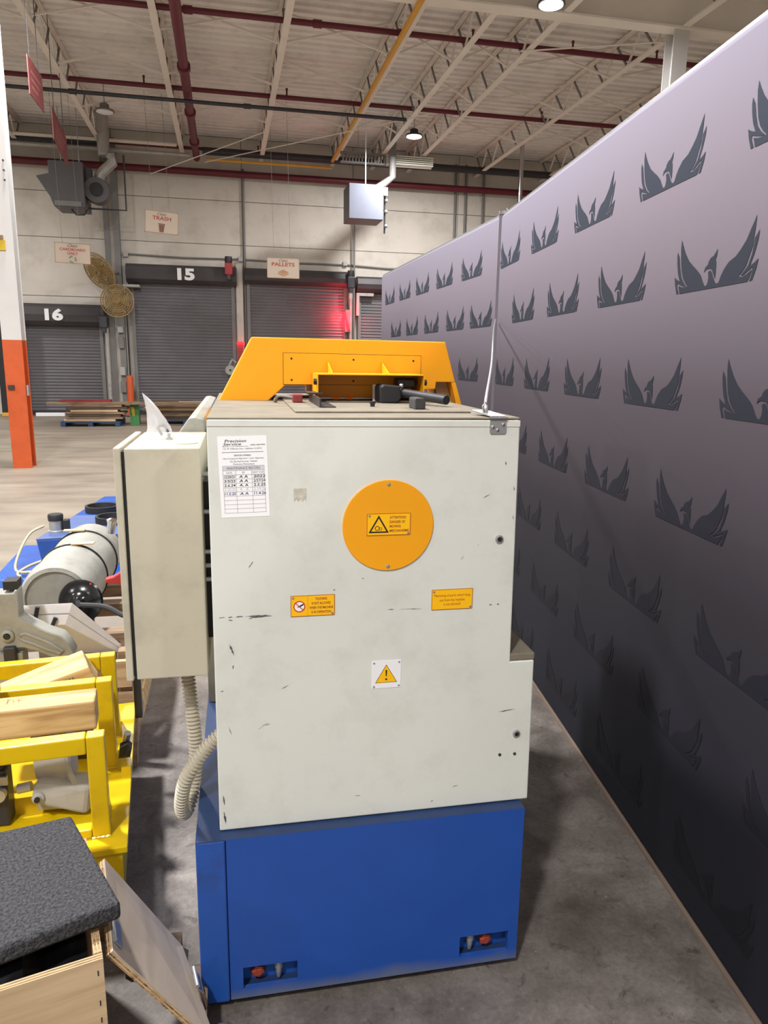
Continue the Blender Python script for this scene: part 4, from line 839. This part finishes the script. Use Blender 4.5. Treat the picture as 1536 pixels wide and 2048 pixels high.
# ================================================================== YELLOW FIXTURE, LEFT
RG = Matrix.Translation((-.345, 1.905, 0)) @ Matrix.Rotation(math.radians(5), 4, 'Z')
def rig(name, label, cat, loc): return thing(name, label, cat, loc, 0, None, RG)
yf = rig('yellow_fixture', 'bright yellow welded steel fixture with three portal frames', 'fixture', (-.3, .35, .12))
def rp(mb, name, m_, parent=yf, **k): return mb.build(name, m_, parent, RG, **k)
rp(MB().box(-.75, .045, -.06, .82, .278, .298), 'base_plate', YEL2, bevel=.003)
rp(MB().box(-.75, .03, -.05, .80, .14, .278), 'base_box', YEL2)
for k, b0 in enumerate((0, .355, .56)):
    fm = rp(MB().box(-.047, 0, b0, b0+.04, .298, .6), 'portal_post', YEL2, bevel=.004)
    rp(MB().box(-.66, -.613, b0, b0+.04, .298, .6), 'portal_post', YEL2, bevel=.004)
    rp(MB().box(-.612, -.048, b0, b0+.04, .55, .6), 'portal_beam', YEL2, bevel=.004)
    if k == 0: rp(MB().box(-.612, -.048, b0, b0+.04, .298, .325), 'portal_sill', YEL2, bevel=.004)
    rp(MB().prism([(-.01, b0+.04, .31), (-.01, b0+.115, .31), (-.01, b0+.04, .40)], (.008, 0, 0)), 'gusset', YEL2, fm)
    w_ = MB(); pth = [(-.047+.0059*i, b0-.002, .2995+.001*(i % 2)) for i in range(9)]; rp(w_.tube(pth, .0032, 6), 'weld_bead', YEL2, fm)
rp(MB().box(-.5, -.38, .06, .30, .298, .34), 'cross_bar', YEL2); rp(MB().box(-.62, -.05, .17, .2, .298, .35), 'stiffener', YEL2)
rp(MB().prism([(.016, .30, .298), (.044, .30, .298), (.044, .36, .298), (.016, .36, .298)], (0, 0, .03)), 'lug', YEL2)
rp(MB().cyl((.025, .345, .36), (.04, .325, .43), .011, 10), 'clamp_screw', STEEL); rp(MB().prism([(.010, .30, .36), (.045, .29, .365), (.052, .29, .395), (.040, .30, .405), (.015, .30, .395)], (0, .03, 0)), 'rubber_stop', BLACK)
# pallet below, its boards coloured dark to paint in the shade there
pl_t = rig('wooden_skid', 'wooden skid under the yellow fixture, coloured dark for the shade there', 'skid', (-.3, .35, 0))
for a in (-.72, -.38, -.09): rp(MB().box(a, a+.09, -.04, .80, 0, .10), 'runner', LUMD, pl_t)
for k in range(6): rp(MB().box(-.76, .015, -.04+.146*k, .07+.146*k, .10, .138), 'deck_board', LUMD, pl_t)
tag(MB().bar((-.395, 2.79, .0), (-.372, 2.79, .385), .035, .02).build('pale_slat', LUMP), 'pale wooden slat standing behind the yellow plate edge', 'slat')
# lumber in the fixture
F1 = RG @ Matrix.Translation((-.40, .178, .552))
o = MB().box(-.37, .37, -.045, .045, 0, .089).build('timber_beam', LUM, frame=F1, base=(0, 0, 0), bevel=.006); tag(o, 'square pine timber lying between the two nearest yellow portal frames', 'timber')
mk = MB()
for a0, b0, a1, b1 in ((.135, .030, .140, -.005), (.135, -.004, .142, .028), (.150, .02, .155, 0), (.165, .018, .168, -.002), (.162, .015, .175, .01)): mk.bar((a0, b0, .0892), (a1, b1, .0892), .0022, .0004)
mk.build('red_chalk_mark', plain('red_chalk', (196, 110, 92), .8), o, F1)
ft = rig('timber_block', 'dark timber block propping up the square pine timber', 'timber', (-.5, .18, .298)); rp(MB().box(-.64, -.56, .14, .215, .299, .551), 'block', LUMD, ft)
tip = Vector((-.713, 2.40, .562)); d = Vector((-.452, 2.42, .625))-tip
F2 = Matrix.Translation((-.455, 2.36, .602)) @ Matrix.Rotation(math.radians(8), 4, 'Z') @ Matrix.Rotation(math.radians(-13.5), 4, 'Y')
o = MB().prism([(-.30, -.035, -.035), (.0, -.035, -.035), (.012, -.035, .022), (-.02, -.035, .022), (-.28, -.035, .010)], (0, .085, 0))
o = MB().hexa([(-.29, -.04, -.04), (.012, -.04, -.04), (.012, .05, -.04), (-.29, .05, -.04), (-.28, -.04, .012), (.002, -.04, .022), (-.012, .05, .052), (-.28, .05, .030)]).build('timber_wedge', LUM, frame=F2, base=(0, 0, -.04), bevel=.004); tag(o, 'tilted pine timber with a stamped end between the yellow portal frames', 'timber')
st = MB()
for k in range(7): st.box(-.115+.010*k, -.109+.010*k, -.0412, -.0404, -.004, .006)
for k in range(6): st.box(-.105+.011*k, -.098+.011*k, -.0412, -.0404, -.018, -.009)
st.build('ink_stamp', plain('stamp_ink', (120, 108, 76), .8), o, F2)
tag(MB().box(-.53, -.465, 2.335, 2.395, .299, .536).build('timber_prop', LUMD), 'dark timber prop under the tilted stamped timber', 'timber')
# grey casting with curved arm behind the frames
SH = Matrix.Translation((-.027, .105, -.035))
ca = thing('iron_casting', 'grey cast iron bracket with curved slotted arm', 'casting', (-.65, 2.65, .30))
CP = [(-.80, .82), (-.712, .821), (-.707, .833), (-.698, .829), (-.700, .733), (-.666, .708), (-.613, .674), (-.567, .653), (-.546, .624), (-.531, .590), (-.531, .575), (-.581, .562), (-.605, .574), (-.650, .600), (-.696, .618), (-.80, .618)]
MB().prism([(x, 2.52, z) for x, z in CP], (0, .07, 0)).build('body', CAST, ca, SH, bevel=.008, smooth=True)
SP = [(-.702, .668), (-.684, .672), (-.650, .655), (-.609, .633), (-.566, .598), (-.576, .589), (-.626, .612), (-.660, .632), (-.690, .645), (-.704, .655)]
MB().prism([(x, 2.521, z) for x, z in SP], (0, -.004, 0)).build('slot_floor', mat('cast_slot', (136, 134, 126), .5, var=.1), ca, SH); 
rim = MB(); rim.tube([(x, 2.519, z) for x, z in SP+SP[:1]], .006, 8, False); rim.build('slot_rim', CAST, ca, SH, smooth=True)
MB().lathe([(.022, 0), (.022, .008), (.012, .012), (.011, .005)], (-.742, 2.52, .668), (0, -1, 0), 20).build('boss', CAST, ca, SH, smooth=True); MB().lathe([(.010, 0), (.010, .014)], (-.742, 2.52, .668), (0, -1, 0), 6).build('bolt', BLACK, ca, SH)
MB().box(-.757, -.717, 2.50, 2.54, .548, .63).build('hanging_pin', STEEL_D, ca, SH, bevel=.005); MB().box(-.745, -.70, 2.53, 2.59, .83, .86).build('top_cap', BLACK, ca, SH)
MB().prism([(-.80, 2.52, .60), (-.70, 2.52, .60), (-.70, 2.52, .335), (-.80, 2.52, .335)], (0, .07, 0)).build('stem', CAST, ca, SH)
# casting seen through the nearest portal
cz = thing('cast_bracket', 'pale grey casting with ribs inside the nearest yellow portal', 'casting', (-.49, 2.0, .3))
MB().hexa([(-.570, 1.985, .370), (-.425, 2.0, .305), (-.40, 2.06, .31), (-.545, 2.04, .375), (-.556, 2.0, .425), (-.410, 2.005, .392), (-.392, 2.075, .40), (-.545, 2.06, .43)]).build('foot', CASTW, cz, bevel=.012)
MB().hexa([(-.562, 2.03, .41), (-.465, 2.03, .40), (-.45, 2.09, .40), (-.54, 2.09, .41), (-.57, 2.03, .55), (-.47, 2.03, .55), (-.45, 2.09, .55), (-.55, 2.09, .55)]).build('neck', CASTW, cz, bevel=.012)
MB().prism([(-.47, 2.02, .40), (-.495, 2.05, .49), (-.45, 2.0, .385)], (.012, .006, 0)).build('rib', CASTW, cz); MB().lathe([(.016, 0), (.016, .006), (.009, .008), (.009, .014)], (-.545, 1.99, .385), (.1, -1, .1), 14).build('bolt_boss', CASTW, cz, smooth=True); MB().lathe([(.008, 0), (.008, .016)], (-.545, 1.985, .386), (.1, -1, .1), 8).build('bolt', BLACK, cz)
MB().cyl((-.60, 2.01, .405), (-.565, 2.01, .41), .014, 12).build('pin', STEEL, cz)
MB().hexa([(-.56, 2.03, .32), (-.44, 2.05, .30), (-.42, 2.09, .30), (-.55, 2.09, .32), (-.55, 2.02, .37), (-.45, 2.02, .33), (-.42, 2.08, .33), (-.54, 2.07, .37)]).build('underside_rib', CASTW, cz)
vz = thing('dark_vise', 'dark machined steel vise lying inside the yellow fixture', 'vise', (-.7, 2.05, .3))
MB().box(-.88, -.625, 2.0, 2.06, .299, .47).build('body', STEEL_D, vz, bevel=.006); MB().box(-.88, -.62, 1.992, 1.999, .43, .455).build('jaw_strip', STEEL, vz); MB().cyl((-.645, 1.98, .405), (-.645, 1.999, .405), .02).build('screw_end', STEEL, vz); MB().box(-.84, -.63, 2.0, 2.05, .471, .515).build('jaw', BLACK, vz, bevel=.006)
# small pale block at the left frame edge
tag(MB().box(-.80, -.685, 2.16, 2.235, .60, .66).build('cast_block', CASTW, bevel=.01), 'pale cast block lying at the left of the middle yellow portal', 'casting')
t = thing('casting_prop', 'dark stand carrying the pale cast block', 'stand', (-.74, 2.2, .3)); MB().box(-.82, -.70, 2.17, 2.22, .299, .599).build('stand', LUMD, t)

# ================================================================== THINGS BEHIND THE FIXTURE
# white folded box on a wooden crate
cr_ = thing('wooden_crate', 'open wooden crate behind the yellow fixture', 'crate', (-.6, 3.3, 0))
for z0 in (.02, .16, .30):
    MB().box(-1.0, -.40, 2.86, 2.885, z0, z0+.11).build('slat', LUMP, cr_); MB().box(-.425, -.40, 2.89, 3.95, z0, z0+.11).build('slat', LUM, cr_)
for x in (-1.0, -.45):
    for y in (2.89, 3.9): MB().box(x, x+.05, y, y+.05, 0, .44).build('corner_post', LUMG, cr_)
for y in (3.15, 3.55, 3.85): MB().box(-.95, -.43, y, y+.08, .36, .42).build('bearer', LUMG, cr_)
MB().bar((-.44, 2.75, .30), (-.385, 2.60, .16), .02, .07).build('loose_slat', LUMP, cr_) if False else None
wt = thing('white_lid_box', 'white painted sheet metal box lid lying tilted on the crate', 'box', (-.65, 2.85, .44))
A_, B_, C_, D_ = Vector((-.80, 2.80, .683)), Vector((-.586, 2.80, .684)), Vector((-.618, 2.80, .597)), Vector((-.80, 2.80, .610))
ex = Vector((.143, .15, -.236)); ex2 = Vector((.163, .15, -.187))
WPT = mat('white_sheet', (240, 238, 240), .4, var=.04, dirt=((150, 140, 132), .2, 8))
m1 = lambda p, q, t_: p.lerp(q, t_)
def slab(t0, t1, name):
    a, b, c, d = m1(A_, D_, t0), m1(B_, C_, t0), m1(B_, C_, t1), m1(A_, D_, t1)
    e0 = ex.lerp(ex2, t0); e1 = ex.lerp(ex2, t1)
    MB().hexa([d, c, c+e1, d+e1, a, b, b+e0, a+e0]).build(name, WPT, wt, bevel=.003)
slab(0, .46, 'upper_shell'); slab(.52, 1, 'lower_shell'); 
a, b, c, d = m1(A_, D_, .46), m1(B_, C_, .46), m1(B_, C_, .52), m1(A_, D_, .52); k_ = Vector((-.004, .006, 0))
MB().hexa([d+k_, c+k_, c+k_+ex2*.98, d+k_+ex2*.98, a+k_, b+k_, b+k_+ex*.98, a+k_+ex*.98]).build('seal', BLACK, wt)
for x, z0 in ((-.725, .60), (-.665, .59)): MB().bar((x, 2.793, z0), (x+.018, 2.793, z0+.075 if x < -.7 else z0+.04), .014, .008, (0, 1, 0)).build('latch', STEEL_D, wt)
MB().bar((-.80, 2.84, .44), (-.80, 2.84, .60), .03, .03).build('prop', LUMG, wt); MB().bar((-.48, 2.95, .0), (-.48, 2.95, .42), .03, .03).build('prop', LUMG, wt)
# grey drum lying on its side
dr = thing('grey_drum', 'grey painted steel drum lying on its side, strapped on the crate', 'drum', (-.73, 3.6, .42))
ax = Vector((.02, 1, .0)).normalized(); o0 = Vector((-.735, 3.2, .572)); R0 = .150
MB().lathe([(.0, .012), (R0*.80, .012), (R0*.82, -.004), (R0*.93, 0), (R0, .03), (R0*1.03, .10), (R0*1.0, .12), (R0*1.0, .30), (R0*1.02, .32), (R0*1.0, .34), (R0*1.0, .56), (R0*1.02, .58), (R0, .60), (R0*1.0, .80), (R0*.9, .84), (.0, .85)], o0, ax, 48).build('shell', CAST, dr, smooth=True)
for h in (.34, .62): 
    pa = ax.orthogonal().normalized(); pb = ax.cross(pa); MB().tube([o0+ax*h+(pa*math.cos(2*math.pi*k/40)+pb*math.sin(2*math.pi*k/40))*(R0*1.03) for k in range(41)], .004, 6, False).build('strap', BLACK, dr)
for h, s_ in ((.34, .06), (.62, -.03)): MB().box(-.735+s_-.05, -.735+s_+.05, 3.2+h-.02, 3.2+h+.02, .572+R0*1.03, .572+R0*1.03+.006).build('cardboard_pad', LUMP, dr)
MB().lathe([(.02, 0), (.022, .05), (.03, .07), (.01, .08)], (-.60, 3.86, .70), (.2, 0, 1), 14).build('valve', CHROME, dr, smooth=True)
hw = thing('black_handwheel', 'black conical hand wheel in front of the grey drum', 'hand wheel', (-.63, 3.1, .42)); MB().lathe([(.088, 0), (.092, .012), (.086, .022), (.05, .026), (.026, .05), (.020, .075), (.0, .078)], (-.622, 3.15, .575), (-.12, -1, .18), 36).build('wheel', mat('black_gloss', (18, 18, 20), .2, var=.1), hw, smooth=True)
MB().cyl((-.617, 3.185, .568), (-.62, 3.15, .574), .02, 12).build('hub', STEEL_D, hw); MB().sphere((-.575, 3.11, .66), .0028).build('red_indicator', REDG, hw)
MB().box(-.66, -.58, 3.155, 3.175, .42, .56).build('stand', STEEL_D, hw)
t = thing('red_lever', 'red plastic lever handle sticking out beside the control cabinet', 'lever', (-.39, 2.6, .42)); MB().prism([(-.430, 2.58, .82), (-.428, 2.58, .835), (-.40, 2.58, .842), (-.37, 2.58, .86), (-.33, 2.58, .86), (-.33, 2.58, .81), (-.355, 2.58, .79), (-.385, 2.58, .815)], (0, .03, 0)).build('handle', REDM, t, bevel=.005); MB().bar((-.345, 2.6, .299), (-.345, 2.6, .80), .025, .025).build('stem', STEEL_D, t)
tag(MB().tube(spline([(-.60, 3.02, .60), (-.50, 2.98, .60), (-.43, 2.94, .575), (-.36, 2.9, .57)], 8), .011, 8).build('black_cable', BLACK), 'thick black cable lying from the hand wheel past the cabinet', 'cable')
# blue machine parts on the floor
bm = thing('blue_machine_base', 'blue painted machine casting set on the floor behind the drum', 'machine part', (-1.0, 5.4, 0))
MB().hexa([(-1.62, 5.05, 0), (-.7, 5.0, 0), (-.7, 5.9, 0), (-1.62, 5.95, 0), (-1.56, 5.10, .12), (-.7, 5.05, .12), (-.7, 5.9, .14), (-1.56, 5.95, .14)]).build('skirt', BLUE, bm, bevel=.01)
MB().hexa([(-1.27, 5.26, .12), (-.6, 5.35, .12), (-.6, 5.95, .12), (-1.2, 5.95, .12), (-1.30, 5.24, .345), (-.6, 5.34, .345), (-.6, 6.0, .345), (-1.19, 6.0, .345)]).build('housing', BLUE, bm, bevel=.008)
MB().hexa([(-1.30, 5.24, .345), (-.6, 5.34, .345), (-.6, 6.0, .345), (-1.19, 6.0, .345), (-1.30, 5.24, .352), (-.6, 5.34, .352), (-.6, 6.0, .352), (-1.19, 6.0, .352)]).build('lid', mat('blue_lid', (72, 92, 140), .5, var=.1), bm)
def ring(c, r, h, parent): 
    MB().lathe([(r*.82, 0), (r, 0), (r, h), (r*.86, h), (r*.82, .002)], c, n=28).build('rubber_ring', BLACK, parent, smooth=True)
ring((-.86, 5.72, .352), .13, .05, bm)
b2 = thing('blue_machine_base', 'blue painted machine casting farther back with one black ring', 'machine part', (-.9, 6.4, 0))
MB().hexa([(-1.25, 6.05, 0), (-.55, 6.05, 0), (-.55, 6.9, 0), (-1.15, 6.9, 0), (-1.22, 6.05, .335), (-.55, 6.05, .335), (-.55, 6.85, .345), (-1.1, 6.85, .345)]).build('housing', BLUE, b2, bevel=.01)
ring((-1.02, 6.22, .337), .13, .05, b2)
mo = thing('small_motor', 'small black and silver motor standing on the blue casting', 'motor', (-1.2, 5.4, .352)); MB().lathe([(.055, 0), (.055, .012), (.046, .016), (.046, .085)], (-1.21, 5.45, .352), n=24).build('silver_body', STEEL, mo, smooth=True); MB().lathe([(.05, .085), (.052, .12), (.047, .13), (.03, .132)], (-1.21, 5.45, .352), n=24).build('black_cap', BLACK, mo, smooth=True); MB().box(-1.16, -1.12, 5.42, 5.48, .362, .44).build('terminal_box', BLACK, mo, bevel=.004)
tag(MB().tube(spline([(-1.10, 5.48, .356), (-1.05, 5.42, .37), (-1.03, 5.2, .42), (-1.02, 5.1, .40)], 8), .010, 8).build('grey_cable', mat('beige_cable', (176, 168, 140), .5)), 'short beige cable bending down from the small motor', 'cable')
tag(MB().tube(spline([(-1.29, 5.44, .40), (-1.37, 5.38, .36), (-1.42, 5.26, .25), (-1.42, 5.16, .16), (-1.32, 5.14, .15), (-1.20, 5.20, .16), (-1.22, 5.26, .20), (-1.33, 5.22, .18), (-1.40, 5.13, .15), (-1.37, 5.07, .136)], 10), .009, 8).build('cable_loop', MATS['beige_cable']), 'looped beige cable hanging over the blue casting', 'cable')

# ================================================================== PLYWOOD BOX, FOAM PAD, FLAP
BX = Matrix.Translation((-.268, 1.31, 0)) @ Matrix.Rotation(math.radians(14), 4, 'Z')
bx = thing('plywood_box', 'open plywood box with laminated edges holding dark packing', 'box', (-.2, .1, 0), 0, None, BX)
def bp_(mb, name, m_, parent=bx, **k): return mb.build(name, m_, parent, BX, **k)
TH = .016
fp = bp_(MB().box(-.6, 0, 0, TH, .06, .435), 'front_panel', PLY); rp_ = bp_(MB().box(-TH, 0, TH+.001, .40, .06, .437), 'side_panel', PLY); bp_(MB().box(-.6, 0, .40, .40+TH, .06, .43), 'back_panel', PLY); bp_(MB().box(-.6, 0, 0, .416, .03, .06), 'floor_panel', PLY)
for p_, args in ((fp, [(-.6, 0, i*TH/5, (i+1)*TH/5-.0006, .435, .4365+.0006*(i % 2)) for i in range(5)]), (rp_, [(-TH+i*TH/5, -TH+(i+1)*TH/5-.0006, TH+.001, .40, .437, .4385+.0006*(i % 2)) for i in range(5)])):
    for i, a in enumerate(args): bp_(MB().box(*a), 'ply_layer', PLYE if i % 2 else LUMP, p_)
for z0 in (.40, .33, .29, .22): bp_(MB().box(-.012, -.0095, -.0006, .0, z0, z0+.012), 'staple', STEEL_D, fp)
for a in (-.5, -.1): bp_(MB().box(a, a+.08, .02, .38, 0, .03), 'runner', LUMG)
# packing: crumpled black bags as one lumpy heap
hv, hf = [], []; nx, ny = 28, 20
for i in range(nx+1):
    for j in range(ny+1):
        a, b_ = -.58+.555*i/nx, .02+.375*j/ny
        zz = .395+.02*math.sin(a*31+b_*9)+.016*math.sin(b_*43-a*17)+.01*math.sin(a*77)
        hv.append((a, b_, min(zz, .43)))
for i in range(nx):
    for j in range(ny): hf.append((i*(ny+1)+j, (i+1)*(ny+1)+j, (i+1)*(ny+1)+j+1, i*(ny+1)+j+1))
o = bp_(MB().add(hv, hf), 'packing_sheet', mat('black_plastic', (20, 20, 22), .25, var=.2), fix=False, smooth=True)
# foam pad
ZP0, ZP1 = .452, .492
pp_ = [(-.242, 1.392), (-.400, 1.722), (-.70, 1.655), (-.70, 1.235), (-.46, 1.305)]
o = MB().prism([(x, y, ZP0) for x, y in pp_], (0, 0, ZP1-ZP0)).build('foam_pad', FOAM, bevel=.008, smooth=True)
tag(o, 'thick charcoal foam pad lying on top of the plywood box', 'foam pad')
bb_ = MB(); bb_.box(-.55, -.45, .15, .25, .06, .452); bp_(bb_, 'packing_block', BLACK)
# hinged plywood flap leaning down towards the machine
fl = thing('plywood_flap', 'grey plywood flap leaning down from the box to the floor', 'plywood panel', (-.18, 1.55, 0))
Pa, Pb, Pc, Pd = Vector((-.255, 1.345, .42)), Vector((-.315, 1.640, .42)), Vector((-.150, 1.690, .10)), Vector((-.062, 1.395, .10))
nn = (Pb-Pa).cross(Pd-Pa).normalized(); nn = nn if nn.z > 0 else -nn
lay = 5
for i in range(lay):
    q0, q1 = nn*(-.016+.016*i/lay), nn*(-.016+.016*(i+1)/lay-.0004)
    MB().hexa([Pa+q0, Pd+q0, Pc+q0, Pb+q0, Pa+q1, Pd+q1, Pc+q1, Pb+q1]).build('ply_face' if i == lay-1 else 'ply_layer', PLYG if i == lay-1 else (PLYE if i % 2 == 0 else LUMP), fl)
sl = (Pd-Pa).normalized(); al = (Pb-Pa).normalized()
def hinge_on(p, L_):
    MB().hexa([p, p+sl*.03, p+sl*.03+al*L_, p+al*L_, p+nn*.002, p+sl*.03+nn*.002, p+sl*.03+al*L_+nn*.002, p+al*L_+nn*.002]).build('hinge_leaf', STEEL, fl)
    MB().cyl(p+nn*.004, p+al*L_+nn*.004, .005, 10).build('hinge_pin', STEEL, fl)
hinge_on(Pa+al*.03+sl*.004, .07); hinge_on(Pd-sl*.04+al*.13, .06)
MB().bar(Pd+Vector((-.02, .05, -.095)), Pd+Vector((-.035, .05, -.03)), .04, .03).build('foot_block', LUMD, fl) if False else None
MB().box(-.125, -.085, 1.45, 1.64, 0, .085).build('support_block', LUMD, fl)
MB().box(-.075, -.035, 1.43, 1.52, 0, .02).build('rubber_foot', BLACK, fl)
tag(MB().box(-.30, -.16, 1.72, 1.80, 0, .05).build('dark_offcut', LUMD), 'dark wood offcut lying on the floor behind the flap', 'wood block')
